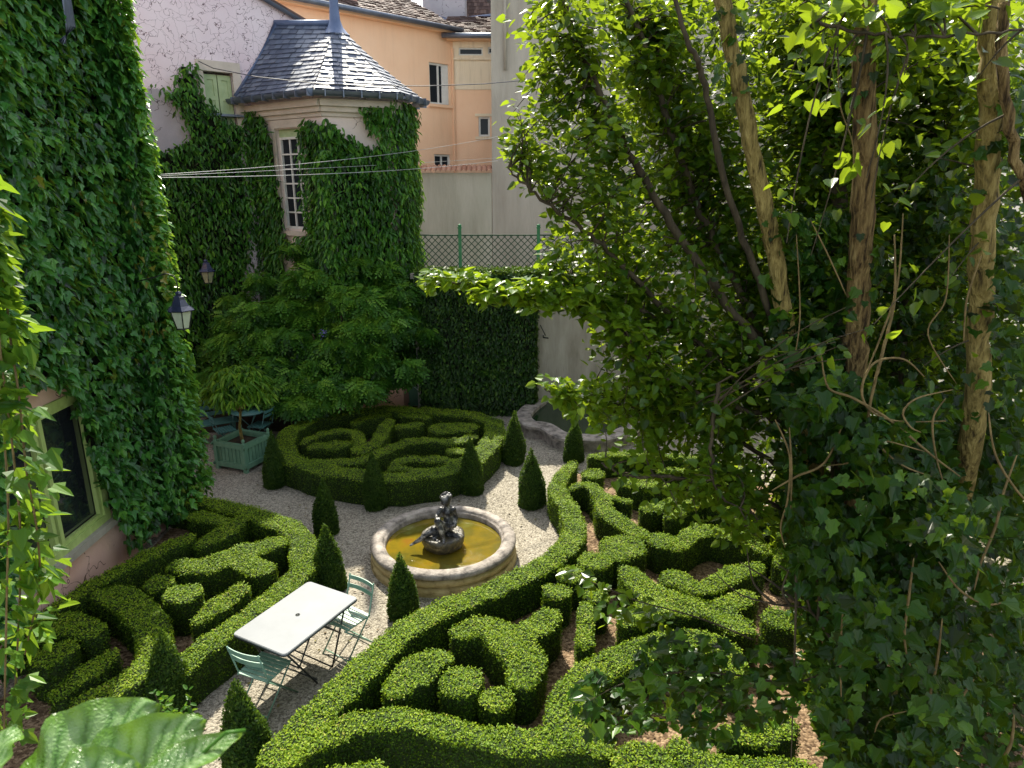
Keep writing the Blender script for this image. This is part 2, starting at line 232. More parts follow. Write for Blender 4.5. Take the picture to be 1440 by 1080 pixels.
# ------------------------------------------------------------------ mesh builder
class MB:
    def __init__(s): s.V = []; s.L = []; s.S = []; s.MI = []; s.R = []; s.SM = []; s.n = 0
    def arr(s, V, loops, sizes, mat=0, rnd=None, smooth=False):
        V = np.asarray(V, float); nf = len(sizes)
        s.V.append(V); s.L.append(np.asarray(loops, np.int64) + s.n); s.S.append(np.asarray(sizes, np.int64))
        s.MI.append(np.full(nf, mat)); s.R.append(np.full(nf, 0.5) if rnd is None else np.broadcast_to(np.asarray(rnd, float), (nf,)))
        s.SM.append(np.full(nf, smooth)); s.n += len(V)
    def add(s, verts, faces, mat=0, rnd=None, smooth=False):
        s.arr(verts, [i for f in faces for i in f], [len(f) for f in faces], mat, rnd, smooth)
    def box(s, c, size, rot=0.0, mat=0, rnd=None, taper=1.0, axes=None):
        c = np.array(c, float); hx, hy, hz = np.array(size) / 2
        co, si = math.cos(rot), math.sin(rot)
        ex, ey, ez = (np.array([co, si, 0]), np.array([-si, co, 0]), np.array([0, 0, 1.0])) if axes is None else [np.array(a, float) for a in axes]
        v = []
        for k in (-1, 1):
            t = taper if k > 0 else 1.0
            for i, j in ((-1, -1), (1, -1), (1, 1), (-1, 1)): v.append(c + ex * hx * i * t + ey * hy * j * t + ez * hz * k)
        s.add(v, [(3, 2, 1, 0), (4, 5, 6, 7), (0, 1, 5, 4), (1, 2, 6, 5), (2, 3, 7, 6), (3, 0, 4, 7)], mat, rnd)
    def tube(s, path, r, n=8, mat=0, rnd=None, cap=True, wob=0.0):
        path = [np.array(p, float) for p in path]; m = len(path)
        rr = r if hasattr(r, '__len__') else [r] * m
        V = []; up = np.array([0.13, 0.31, 0.94])
        for i, p in enumerate(path):
            t = path[min(i + 1, m - 1)] - path[max(i - 1, 0)]; t = t / (np.linalg.norm(t) + 1e-9)
            a = np.cross(t, up if abs(t @ up) < 0.95 else np.array([1.0, 0, 0])); a /= np.linalg.norm(a); b = np.cross(t, a)
            for k in range(n):
                q = 2 * PI * k / n; w = 1 + (wob * random.uniform(-1, 1) if wob else 0)
                V.append(p + rr[i] * w * (math.cos(q) * a + math.sin(q) * b))
        Fs = [(i * n + k, i * n + (k + 1) % n, (i + 1) * n + (k + 1) % n, (i + 1) * n + k) for i in range(m - 1) for k in range(n)]
        if cap: Fs += [tuple(range(n - 1, -1, -1)), tuple((m - 1) * n + k for k in range(n))]
        s.add(V, Fs, mat, rnd, True)
    def lathe(s, c, prof, n=48, mat=0, rnd=None, smooth=True, wob=0.0):
        V = []; m = len(prof)
        for (r, z) in prof:
            for k in range(n):
                q = 2 * PI * k / n; w = 1 + wob * math.sin(5 * q + z * 9)
                V.append((c[0] + r * w * math.cos(q), c[1] + r * w * math.sin(q), c[2] + z))
        Fs = [(i * n + k, i * n + (k + 1) % n, (i + 1) * n + (k + 1) % n, (i + 1) * n + k) for i in range(m - 1) for k in range(n)]
        s.add(V, Fs, mat, rnd, smooth)
    def prism(s, poly, z0, z1, mat=0, rnd=None):
        n = len(poly); a = sum(poly[i][0] * poly[(i + 1) % n][1] - poly[(i + 1) % n][0] * poly[i][1] for i in range(n))
        if a < 0: poly = poly[::-1]
        V = [(p[0], p[1], z0) for p in poly] + [(p[0], p[1], z1) for p in poly]
        s.add(V, [tuple(range(n - 1, -1, -1)), tuple(range(n, 2 * n))] + [(i, (i + 1) % n, n + (i + 1) % n, n + i) for i in range(n)], mat, rnd)
    def ball(s, c, r, mat=0, nu=12, nv=8):
        r = np.array(r) * np.ones(3)
        prof = [(math.sin(PI * i / nv), -math.cos(PI * i / nv)) for i in range(nv + 1)]
        V = []
        for (a, z) in prof:
            for k in range(nu):
                q = 2 * PI * k / nu; V.append((c[0] + r[0] * a * math.cos(q), c[1] + r[1] * a * math.sin(q), c[2] + r[2] * z))
        Fs = [(i * nu + k, i * nu + (k + 1) % nu, (i + 1) * nu + (k + 1) % nu, (i + 1) * nu + k) for i in range(nv) for k in range(nu)]
        s.add(V, Fs, mat, None, True)
    def leaves(s, Pt, N, T, S, tmpl, mat=0, rnd=None):
        Pt = np.asarray(Pt, float); n = len(Pt)
        if n == 0: return
        tv, tf = tmpl; tv = np.array(tv, float); k = len(tv)
        N = N / (np.linalg.norm(N, axis=1, keepdims=True) + 1e-9)
        T = T - (T * N).sum(1, keepdims=True) * N; T /= (np.linalg.norm(T, axis=1, keepdims=True) + 1e-9)
        B = np.cross(T, N)
        S = np.broadcast_to(np.asarray(S, float), (n,))
        V = Pt[:, None, :] + S[:, None, None] * (tv[None, :, 0:1] * B[:, None, :] + tv[None, :, 1:2] * T[:, None, :] + tv[None, :, 2:3] * N[:, None, :])
        fl = np.array([i for f in tf for i in f]); sz = np.array([len(f) for f in tf])
        L = (fl[None, :] + (np.arange(n) * k)[:, None]).ravel()
        r = rng.random(n) if rnd is None else np.broadcast_to(rnd, (n,))
        s.arr(V.reshape(-1, 3), L, np.tile(sz, n), mat, np.repeat(r, len(tf)), False)
    def build(s, name, mats, parent=None, loc=None, local=False):
        me = bpy.data.meshes.new(name)
        V = np.concatenate(s.V); L = np.concatenate(s.L); S = np.concatenate(s.S)
        if loc is not None: V = V - np.array(loc)
        me.vertices.add(len(V)); me.vertices.foreach_set('co', V.astype(np.float32).ravel())
        me.loops.add(len(L)); me.loops.foreach_set('vertex_index', L.astype(np.int32))
        me.polygons.add(len(S)); st = np.concatenate([[0], np.cumsum(S)[:-1]])
        me.polygons.foreach_set('loop_start', st.astype(np.int32)); me.polygons.foreach_set('loop_total', S.astype(np.int32))
        me.polygons.foreach_set('material_index', np.concatenate(s.MI).astype(np.int32))
        me.polygons.foreach_set('use_smooth', np.concatenate(s.SM).astype(bool))
        at = me.attributes.new('rnd', 'FLOAT', 'FACE'); at.data.foreach_set('value', np.concatenate(s.R).astype(np.float32))
        for m in (mats if isinstance(mats, (list, tuple)) else [mats]): me.materials.append(m)
        me.update(calc_edges=True); me.validate()
        o = bpy.data.objects.new(name, me); C.objects.link(o)
        if loc is not None: o.location = loc
        if parent is not None:
            o.parent = parent
            if not local: o.matrix_parent_inverse = wm(parent).inverted()
        return o
def wm(o):
    b = Matrix.LocRotScale(o.location, o.rotation_euler, o.scale)
    return wm(o.parent) @ o.matrix_parent_inverse @ b if o.parent else b
def tag(o, label=None, cat=None, group=None, kind=None):
    if label: o['label'] = label
    if cat: o['category'] = cat
    if group: o['group'] = group
    if kind: o['kind'] = kind
    return o
def empty(name, label, cat, group=None, loc=(0, 0, 0), rot=0.0):
    o = bpy.data.objects.new(name, None); C.objects.link(o); o.location = loc; o.rotation_euler = (0, 0, rot)
    o.empty_display_size = 0.1
    return tag(o, label, cat, group)

# ------------------------------------------------------------------ leaf shapes (x across, y to the tip, z off the face)
def halfleaf(pts, fold=0.25, droop=0.2):
    n = len(pts); V = [(0, 0, 0)]
    for x, y in pts: V.append((-x, y, fold * x - droop * y * y))
    V.append((0, 1, -droop))
    for x, y in pts: V.append((x, y, fold * x - droop * y * y))
    t = n + 1
    return V, [tuple([0] + [t + 1 + i for i in range(n)] + [t]), tuple([0, t] + list(range(n, 0, -1)))]
L_IVY = halfleaf([(0.26, -0.06), (0.50, 0.34), (0.27, 0.44), (0.20, 0.70)])
L_HEART = halfleaf([(0.26, -0.10), (0.45, 0.18), (0.33, 0.60)], 0.18, 0.15)
L_LOBED = halfleaf([(0.28, -0.12), (0.52, 0.12), (0.34, 0.34), (0.42, 0.55), (0.14, 0.72)], 0.15, 0.2)
L_OVAL = halfleaf([(0.20, 0.12), (0.26, 0.5), (0.15, 0.85)], 0.2, 0.15)
L_FINGER = halfleaf([(0.15, 0.18), (0.19, 0.5), (0.10, 0.8)], 0.3, 0.3)
L_LANCE = halfleaf([(0.10, 0.15), (0.13, 0.5), (0.07, 0.8)], 0.2, 0.45)
L_BOX = ([(0, 0, 0), (-0.27, 0.5, 0.06), (0, 1, 0), (0.27, 0.5, 0.06)], [(0, 3, 2, 1)])
def frond(pairs=4):
    V = []; Fc = []
    def leaflet(x0, y0, ang, ln, w, z):
        b = len(V); dx, dy = math.sin(ang), math.cos(ang)
        for (a, c) in ((0, 0), (0.5, -w), (1, 0), (0.5, w)):
            V.append((x0 + dx * a * ln + dy * c, y0 + dy * a * ln - dx * c, z - 0.18 * a * ln))
        Fc.append((b, b + 1, b + 2, b + 3))
    for i in range(pairs):
        y = 0.12 + 0.75 * i / pairs; z = -0.35 * y * y
        for sg in (-1, 1): leaflet(0, y, sg * 1.05, 0.36, 0.10, z)
    leaflet(0, 0.85, 0, 0.34, 0.075, -0.27)
    return V, Fc
L_FROND = frond()
def rnd3(n): return rng.normal(size=(n, 3))
def lump(Q, s=1.0):                       # smooth low-frequency relief in -1..1
    x, y, z = Q[:, 0] * s, Q[:, 1] * s, Q[:, 2] * s
    return (np.sin(2.1 * x + 1.3 * y + 0.7) + np.sin(1.7 * z + 1.1 * x + 2.0) + np.sin(2.9 * y - 1.9 * z) + 0.7 * np.sin(4.3 * z + 3.7 * x + 1.0) + 0.7 * np.sin(5.1 * y + 3.3 * z)) / 4.4
# ------------------------------------------------------------------ light, camera
SUN_AZ, SUN_EL = math.radians(-13.0), math.radians(48.0)
SDIR = Vector((math.sin(SUN_AZ) * math.cos(SUN_EL), math.cos(SUN_AZ) * math.cos(SUN_EL), math.sin(SUN_EL)))
sc = bpy.context.scene
w = bpy.data.worlds.new('World'); sc.world = w; w.use_nodes = True
nt = w.node_tree; bg = nt.nodes['Background']
sky = nt.nodes.new('ShaderNodeTexSky'); sky.sky_type = 'NISHITA'; sky.sun_disc = False
sky.sun_elevation = SUN_EL; sky.sun_rotation = SUN_AZ; sky.air_density = 1.0; sky.dust_density = 1.5
hs = nt.nodes.new('ShaderNodeHueSaturation'); hs.inputs['Saturation'].default_value = 0.42; hs.inputs['Value'].default_value = 1.0
nt.links.new(sky.outputs[0], hs.inputs['Color']); nt.links.new(hs.outputs[0], bg.inputs[0]); bg.inputs[1].default_value = 0.15
sl = bpy.data.lights.new('sun', 'SUN'); sl.energy = 3.7; sl.angle = math.radians(0.53); sl.color = (1.0, 0.93, 0.78)
so = bpy.data.objects.new('sun', sl); C.objects.link(so); so.rotation_euler = SDIR.to_track_quat('Z', 'Y').to_euler(); so.location = (0, 0, 30)
cam = bpy.data.cameras.new('camera'); co = bpy.data.objects.new('camera', cam); C.objects.link(co)
co.location = (0, 0, EYE); co.rotation_euler = (PI / 2 - PITCH, 0, 0); cam.sensor_width = 36; cam.lens = F / 1440 * 36
cam.clip_start = 0.05; cam.clip_end = 500; sc.camera = co
cam.dof.use_dof = True; cam.dof.focus_distance = 9.0; cam.dof.aperture_fstop = 8.0
sc.view_settings.view_transform = 'Standard'; sc.view_settings.look = 'None'; sc.view_settings.exposure = 1.4; sc.view_settings.gamma = 1.0
sc.render.engine = 'CYCLES'
sc.cycles.max_bounces = 8; sc.cycles.transmission_bounces = 5; sc.cycles.diffuse_bounces = 4; sc.cycles.glossy_bounces = 3

# ------------------------------------------------------------------ ground sheets
def sheet(name, poly, z, mat, kind='structure', label=None, cat=None):
    b = MB(); n = len(poly)
    b.add([(p[0], p[1], z) for p in poly], [tuple(range(n))])
    o = b.build(name, mat); 
    a = sum(poly[i][0] * poly[(i + 1) % n][1] - poly[(i + 1) % n][0] * poly[i][1] for i in range(n))
    if a < 0: o.data.flip_normals()
    return tag(o, label, cat, None, kind)
sheet('ground', [(-120, -60), (120, -60), (120, 140), (-120, 140)], -0.012, M['earth'], label='dark bare earth under and around the garden', cat='ground')
sheet('gravel_path', [(-12, 0.5), (8.6, 0.5), (8.6, 16.2), (-2.2, 16.2), (-2.2, 19), (-12, 19)], 0.0, M['gravel'], label='pale gravel covering the court and the paths between hedges', cat='path')
# mulched beds lie 4 mm over the gravel, 4 mm apart
BED_R = [P(*q) for q in ((395, 1085), (470, 1010), (560, 935), (640, 895), (700, 872), (770, 830), (812, 790), (806, 745), (790, 705), (806, 670), (840, 655))] 
BED_R = [(p[0], p[1]) for p in BED_R] + [(3.3, 12.9), (5.6, 11.2), (6.2, 7.5), (5.2, 3.6), (-1.6, 3.6)]
sheet('mulch_bed', BED_R, 0.004, M['soil'], label='orange brown mulch under the large sunlit parterre', cat='mulch bed')
BED_L = [P(*q) for q in ((250, 715), (350, 738), (425, 770), (428, 800), (350, 885), (260, 965), (200, 1000))]
BED_L = [(p[0], p[1]) for p in BED_L] + [(-4.3, 4.3), (-5.6, 4.3), (-5.6, 10.6)]
sheet('mulch_bed', BED_L, 0.004, M['soil'], label='brown mulch in the parterre below the ivy clad house wall', cat='mulch bed')
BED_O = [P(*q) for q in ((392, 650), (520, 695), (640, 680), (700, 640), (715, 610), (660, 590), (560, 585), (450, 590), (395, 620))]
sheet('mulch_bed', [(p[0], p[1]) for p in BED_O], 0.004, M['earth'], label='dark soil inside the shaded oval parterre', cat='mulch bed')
sheet('planting_bed', [(-7.6, 14.6), (-2.7, 14.9), (-2.4, 16.6), (-7.0, 17.6)], 0.004, M['earth'], label='dark earth bed at the foot of the wisteria', cat='flower bed')
sheet('terrace', [(-2.2, 16.62), (14, 16.62), (14, 24.2), (-2.2, 24.2)], 2.3, M['yardwall'], label='raised yard behind the lattice fence', cat='terrace')

# ------------------------------------------------------------------ walls with openings
def wall(b, O, U, L, z0, z1, holes=(), thick=0.3, reveal=0.18, mat=0, rmat=None, top=None):
    """vertical wall from O along unit U; front normal is U x Z; holes (u0,u1,za,zb)."""
    O = np.array(O, float); U = np.array(U, float); n = np.array([U[1], -U[0], 0.0])
    us = sorted({0.0, float(L), *[h[0] for h in holes], *[h[1] for h in holes]})
    zs = sorted({float(z0), float(z1), *[h[2] for h in holes], *[h[3] for h in holes]})
    pt = lambda u, z, d=0: (O[0] + U[0] * u - n[0] * d, O[1] + U[1] * u - n[1] * d, z)
    for i in range(len(us) - 1):
        for k in range(len(zs) - 1):
            um, zm = (us[i] + us[i + 1]) / 2, (zs[k] + zs[k + 1]) / 2
            if any(h[0] < um < h[1] and h[2] < zm < h[3] for h in holes): continue
            b.add([pt(us[i], zs[k]), pt(us[i + 1], zs[k]), pt(us[i + 1], zs[k + 1]), pt(us[i], zs[k + 1])], [(0, 1, 2, 3)], mat)
    for h in holes:
        c = [(h[0], h[2]), (h[1], h[2]), (h[1], h[3]), (h[0], h[3])]
        for j in range(4):
            a, d = c[j], c[(j + 1) % 4]
            b.add([pt(*a), pt(*a, reveal), pt(*d, reveal), pt(*d)], [(0, 1, 2, 3)], mat if rmat is None else rmat)
    b.add([pt(0, z0, thick), pt(L, z0, thick), pt(L, z1, thick), pt(0, z1, thick)], [(3, 2, 1, 0)], mat)
    b.add([pt(0, z1), pt(L, z1), pt(L, z1, thick), pt(0, z1, thick)], [(0, 1, 2, 3)], mat)
    b.add([pt(0, z0), pt(0, z1), pt(0, z1, thick), pt(0, z0, thick)], [(0, 1, 2, 3)], mat)
    b.add([pt(L, z0), pt(L, z0, thick), pt(L, z1, thick), pt(L, z1)], [(0, 1, 2, 3)], mat)
class Wall:
    def __init__(s, O, U):
        s.O = np.array([O[0], O[1], 0.0]); U = np.array([U[0], U[1], 0.0]); s.U = U / np.linalg.norm(U); s.n = np.array([s.U[1], -s.U[0], 0.0])
    def at(s, u, z, d=0.0): q = s.O + s.U * u + s.n * d; return np.array([q[0], q[1], z])
    def px(s, x, y):
        q = PW(x, y, s.O, s.n); return float(np.dot(q - s.O, s.U)), float(q[2])
    def bar(s, b, u0, u1, z0, z1, d0, d1, mat=0):
        b.box(s.at((u0 + u1) / 2, (z0 + z1) / 2, (d0 + d1) / 2), (u1 - u0, d1 - d0, z1 - z0), 0, mat, axes=(s.U, s.n, (0, 0, 1)))
def window(W, u0, u1, z0, z1, parent, frame, cols, rows, deep=-0.12, fw=0.06, bar=0.028, glass=None, open_sash=False, name='window', label=None):
    f = MB()
    W.bar(f, u0, u1, z0, z0 + fw, deep - 0.04, deep + 0.03); W.bar(f, u0, u1, z1 - fw, z1, deep - 0.04, deep + 0.03)
    W.bar(f, u0, u0 + fw, z0 + fw, z1 - fw, deep - 0.04, deep + 0.03); W.bar(f, u1 - fw, u1, z0 + fw, z1 - fw, deep - 0.04, deep + 0.03)
    o = f.build(name, frame, parent)
    if label: o['label'] = label
    if cols * rows > 1:
        g = MB()
        for i in range(1, cols):
            u = u0 + fw + (u1 - u0 - 2 * fw) * i / cols; W.bar(g, u - bar / 2, u + bar / 2, z0 + fw, z1 - fw, deep - 0.02, deep + 0.015)
        for k in range(1, rows):
            z = z0 + fw + (z1 - z0 - 2 * fw) * k / rows; W.bar(g, u0 + fw, u1 - fw, z - bar / 2, z + bar / 2, deep - 0.017, deep + 0.012)
        g.build('glazing_bars', frame, o)
    p = MB(); W.bar(p, u0 + fw, u1 - fw, z0 + fw, z1 - fw, deep - 0.034, deep - 0.024)
    p.build('pane', glass or M['winglassdim'], o)
    bk = MB(); W.bar(bk, u0, u1, z0, z1, deep - 0.30, deep - 0.26); bk.build('dark_interior', M['iron'], o)
    return o
def slates(b, e0, e1, t0, t1, rows, wid, sag=0.0, lift=0.014, mat=0, jit=0.12, thick=0.012):
    e0, e1, t0, t1 = [np.array(v, float) for v in (e0, e1, t0, t1)]
    def pt(u, s):
        q = (e0 * (1 - u) + e1 * u) * (1 - s) + (t0 * (1 - u) + t1 * u) * s
        q = q.copy(); q[2] -= sag * math.sin(PI * min(s, 1)) ; return q
    N = np.cross(e1 - e0, (t0 + t1) / 2 - (e0 + e1) / 2); N /= np.linalg.norm(N)
    if N[2] < 0: N = -N
    for k in range(rows):
        s0, s1 = k / rows, min(1.0, (k + 1.25) / rows)
        W_ = np.linalg.norm(pt(1, s0) - pt(0, s0)); n = max(1, int(round(W_ / wid)))
        off = 0.5 if k % 2 else 0.0
        us = [0.0] + [min(1, max(0, (i + off) / n)) for i in range(1 if off == 0 else 0, n)] + [1.0]
        us = sorted(set(us))
        for i in range(len(us) - 1):
            u0, u1 = us[i], us[i + 1]; g = 0.006 / max(W_, 0.05)
            j0 = random.uniform(-jit, jit) * 0.25 / rows; l = lift * random.uniform(0.7, 1.5)
            A, B_, Cc, D = pt(u0 + g, max(0, s0 + j0)) + N * l, pt(u1 - g, max(0, s0 + j0)) + N * l, pt(u1 - g, s1) + N * 0.002, pt(u0 + g, s1) + N * 0.002
            b.add([A, B_, Cc, D, A - N * thick, B_ - N * thick], [(0, 1, 2, 3), (0, 4, 5, 1)], mat, random.random())
    m = 6
    V = []; Fc = []
    for k in range(m + 1):
        V += [pt(0, k / m) - N * 0.012, pt(1, k / m) - N * 0.012]
    for k in range(m): Fc.append((2 * k, 2 * k + 1, 2 * k + 3, 2 * k + 2))
    b.add(V, Fc, mat, 0.1)  # underlay in a dark tone; paints shade into the gaps between slates
    return pt, N

# ================================================================== the ivy clad house (window wall)
HX = -5.75
WH = Wall((HX, 10.78), (0, -1))            # u grows towards the viewer; normal must be +x
WH.n = np.array([1.0, 0, 0])
house = empty('ivy_house', 'peach plastered house wall with a lime green window, smothered in dark creeper', 'house', loc=(HX, 8, 0))
b = MB()
hz = [(10.78 - 8.84, 10.78 - 6.75, 0.86, 2.82)]
O = (HX, 3.0, 0)
wall(b, (HX, 3.0, 0), (0, 1, 0), 7.15, 0, 9.6, [(6.75 - 3.0, 8.84 - 3.0, 0.86, 2.82)], 0.5, 0.16)
b.build('wall', M['plaster'], house)
b = MB(); wall(b, (HX, 10.15, 0), (-1, 0, 0), 6.0, 0, 9.6, (), 0.3); b.build('end_wall', M['plaster'], house)
b = MB(); b.box((HX + 0.035, 9.98, 0.32), (0.07, 0.3, 0.64)); b.build('corner_plinth', M['plaster'], house)
class WallX(Wall):
    def __init__(s): s.O = np.array([HX, 3.0, 0]); s.U = np.array([0, 1.0, 0]); s.n = np.array([1.0, 0, 0])
WX = WallX()
f = MB()
u0, u1, z0, z1 = 3.75, 5.84, 0.86, 2.82
for (a, c, d, e) in ((u0, u1, z0, z0 + 0.10), (u0, u1, z1 - 0.10, z1), (u0, u0 + 0.11, z0 + 0.10, z1 - 0.10), (u1 - 0.13, u1, z0 + 0.10, z1 - 0.10)):
    WX.bar(f, a, c, d, e, -0.08, 0.03)
wf = f.build('window', M['limepaint'], house); wf['label'] = 'wide lime green framed window'
f = MB(); WX.bar(f, u0 + 0.11, u1 - 0.13, z0 + 0.10, z0 + 0.15, -0.05, 0.0); WX.bar(f, 4.80, 4.865, z0 + 0.15, z1 - 0.10, -0.06, 0.012); WX.bar(f, 4.685, 4.75, z0 + 0.15, z1 - 0.10, -0.06, 0.012)
WX.bar(f, 4.865, u1 - 0.13, z1 - 0.16, z1 - 0.10, -0.055, 0.005); WX.bar(f, u1 - 0.19, u1 - 0.13, z0 + 0.15, z1 - 0.16, -0.055, 0.005)
f.build('sash', M['limepaint'], wf)
f = MB(); WX.bar(f, u0 + 0.11, u1 - 0.13, z0 + 0.15, z1 - 0.10, -0.075, -0.066); f.build('pane', M['winglass'], wf)
f = MB(); WX.bar(f, u0 - 0.05, u1 + 0.1, z0 - 0.10, z0, -0.05, 0.10); f.build('sill', M['stonewall'], wf)
f = MB(); p0, p1 = WX.px(78, 0), WX.px(90, 46)
f.tube([(HX + 0.42, 9.15, 9.5), (HX + 0.42, 9.12, 7.25), (HX + 0.30, 9.08, 7.05)], 0.055, 10); f.build('downpipe', M['zinc'], house)

# ================================================================== crackled pink stucco house
Wp = Wall((-6.41, 17.0), (0.77, 0.64))     # u<0 to the near left, u>0 behind the tower
stucco = empty('stucco_house', 'lavender pink stucco house with map cracked gable and a sage green shuttered window', 'house', loc=(-6.41, 17.0, 0))
su = sorted([Wp.px(284, 96)[0], Wp.px(326, 103)[0]])
zt = (Wp.px(284, 98)[1] + Wp.px(326, 104)[1]) / 2; zb = (Wp.px(300, 160)[1])
su = [su[0], su[1]]
zlow = Wp.px(320, 200)[1]
L0 = 7.0; LR = Wp.px(462, 60)[0]
b = MB(); wall(b, Wp.at(-L0, 0), Wp.U, L0 + LR, 0, 8.2, [(su[0] + L0, su[1] + L0, zlow, zt)], 0.4, 0.2)
# gable top: falls from left to right
zr = [(-L0, 12.4), (Wp.px(372, 0)[0], Wp.px(372, 0)[1]), (Wp.px(418, 27)[0], Wp.px(418, 27)[1])]
sl_ = (zr[2][1] - zr[1][1]) / (zr[2][0] - zr[1][0]); ztop = lambda u: zr[1][1] + sl_ * (u - zr[1][0])
ga = [(-L0, 8.2), (LR, 8.2), (LR, max(8.3, ztop(LR))), (-L0, ztop(-L0))]
V = [Wp.at(u, z) for u, z in ga] + [Wp.at(u, z, -0.4) for u, z in ga]
b.add(V, [(0, 1, 2, 3), (7, 6, 5, 4), (3, 2, 6, 7)])
b.build('wall', M['pinkwall'], stucco)
b = MB(); pu, pz = Wp.px(172, 122); pu2, pz2 = Wp.px(252, 128); pu3, pz3 = Wp.px(268, 190)
for q in (((pu - 2.5, 0.2), (pu3 + 0.3, 0.2), (pu3 + 0.3, pz3), (pu2, pz2), (pu - 2.5, pz + 0.02)),):
    V = [Wp.at(u, z, 0.004) for u, z in q]; b.add(V, [(0, 1, 2, 3, 4)])
b.build('grey_render_patch', M['greypatch'], stucco)
b = MB()
NV = int((L0 + LR) / 0.5)
for k in range(NV):
    ua, ub = -L0 + k * (L0 + LR) / NV, -L0 + (k + 1) * (L0 + LR) / NV
    q = [Wp.at(ua, ztop(ua) + 0.02, 0.14), Wp.at(ub, ztop(ub) + 0.02, 0.14), Wp.at(ub, ztop(ub) + 0.06, -0.55), Wp.at(ua, ztop(ua) + 0.06, -0.55)]
    q2 = [v + np.array([0, 0, 0.05]) for v in q]; b.add(q + q2, [(3, 2, 1, 0), (4, 5, 6, 7), (0, 1, 5, 4), (2, 3, 7, 6)], 0, random.random())
b.build('verge_tiles', M['tile'], stucco)
b = MB(); q = [Wp.at(-L0, ztop(-L0) - 0.02, 0.10), Wp.at(LR, ztop(LR) - 0.02, 0.10)]; b.tube(q, 0.05, 8); b.build('verge_gutter', M['zinc'], stucco)
# surround and green shuttered window
b = MB(); du = 0.13
Wp.bar(b, su[0] - du, su[1] + du + 0.05, zt, zt + 0.22, -0.02, 0.05); Wp.bar(b, su[0] - du, su[0], zlow, zt, -0.02, 0.045); Wp.bar(b, su[1], su[1] + du + 0.05, zlow, zt, -0.02, 0.045)
sw = b.build('window_surround', M['trimstone'], stucco)
b = MB(); um = (su[0] + su[1]) / 2
for a, c in ((su[0] + 0.02, um - 0.01), (um + 0.01, su[1] - 0.02)):
    Wp.bar(b, a, c, zlow + 0.02, zt - 0.05, -0.14, -0.10)
    for zz in (zlow + 0.05, zb + 0.02, zb + 0.30, zt - 0.16): Wp.bar(b, a, c, zz, zz + 0.09, -0.10, -0.075)
    Wp.bar(b, a, a + 0.08, zlow + 0.14, zt - 0.16, -0.10, -0.077); Wp.bar(b, c - 0.08, c, zlow + 0.14, zt - 0.16, -0.10, -0.077)
sh = b.build('shutter', M['shutter'], stucco)
b = MB(); Wp.bar(b, su[0] - 0.05, su[1] + 0.12, zb - 0.05, zb, -0.09, 0.16); b.build('ledge', M['zinc'], stucco)

# ================================================================== slate roofed corner tower
G = [np.array(p) for p in ((-6.41, 17.0), (-4.15, 15.4), (-2.45, 16.12), (-2.1, 17.3), (-3.3, 19.2))]
GZ = 7.36
tower = empty('tower_house', 'small polygonal tower with steep blue slate roof and tall white barred window', 'tower', loc=(-4.1, 17.2, 0))
cen = np.array([-4.15, 17.6])
def inset(d):
    n = len(G); out = []
    for i in range(n):
        p = G[i]
        ds = []
        if i > 0: e = G[i] - G[i - 1]; e /= np.linalg.norm(e); ds.append((np.array([-e[1], e[0]]), e))
        if i < n - 1: e = G[i + 1] - G[i]; e /= np.linalg.norm(e); ds.append((np.array([-e[1], e[0]]), e))
        if len(ds) == 1: out.append(p + ds[0][0] * d)
        else:
            m = ds[0][0] + ds[1][0]; m /= np.linalg.norm(m); out.append(p + m * d / (m @ ds[0][0]))
    return out
T = inset(0.36)
T[0] = T[0] - (T[1] - T[0]) / np.linalg.norm(T[1] - T[0]) * 0.3
WA = Wall(T[0], T[1] - T[0]); WB = Wall(T[1], T[2] - T[1]); WC = Wall(T[2], T[3] - T[2])
LA, LB, LC = [float(np.linalg.norm(T[i + 1] - T[i])) for i in range(3)]
wu = sorted([WA.px(388, 190)[0], WA.px(426, 185)[0]]); wz1 = WA.px(405, 181)[1]; wz0 = WA.px(418, 322)[1]
b = MB()
wall(b, WA.at(0, 0), WA.U, LA, 0, 7.3, [(wu[0], wu[1], wz0, wz1)], 0.3, 0.2)
wall(b, WB.at(0, 0), WB.U, LB, 1.05, 7.3, (), 0.3)
wall(b, WC.at(0, 0), WC.U, LC, 1.05, 7.3, (), 0.3)
wall(b, (T[3][0], T[3][1], 0), (T[4] - T[3]).tolist() + [0], 2.2, 0, 7.3, (), 0.3)
b.build('wall', M['towerwall'], tower)
b = MB()
cu = sorted([WB.px(513, 566)[0], WB.px(531, 566)[0]])
wall(b, WB.at(0, 0, 0.03), WB.U, LB + 0.02, 0, 1.05, [(max(0.1, cu[0]), cu[1], 0.28, 0.62)], 0.3, 0.25)
wall(b, WC.at(0, 0, 0.03), WC.U, LC, 0, 1.05, (), 0.3)
b.build('plinth', M['towerbase'], tower)
b = MB(); WB.bar(b, cu[0] - 0.05, cu[1] + 0.05, 0.2, 0.7, -0.34, -0.3); b.build('cellar_opening', M['iron'], tower)
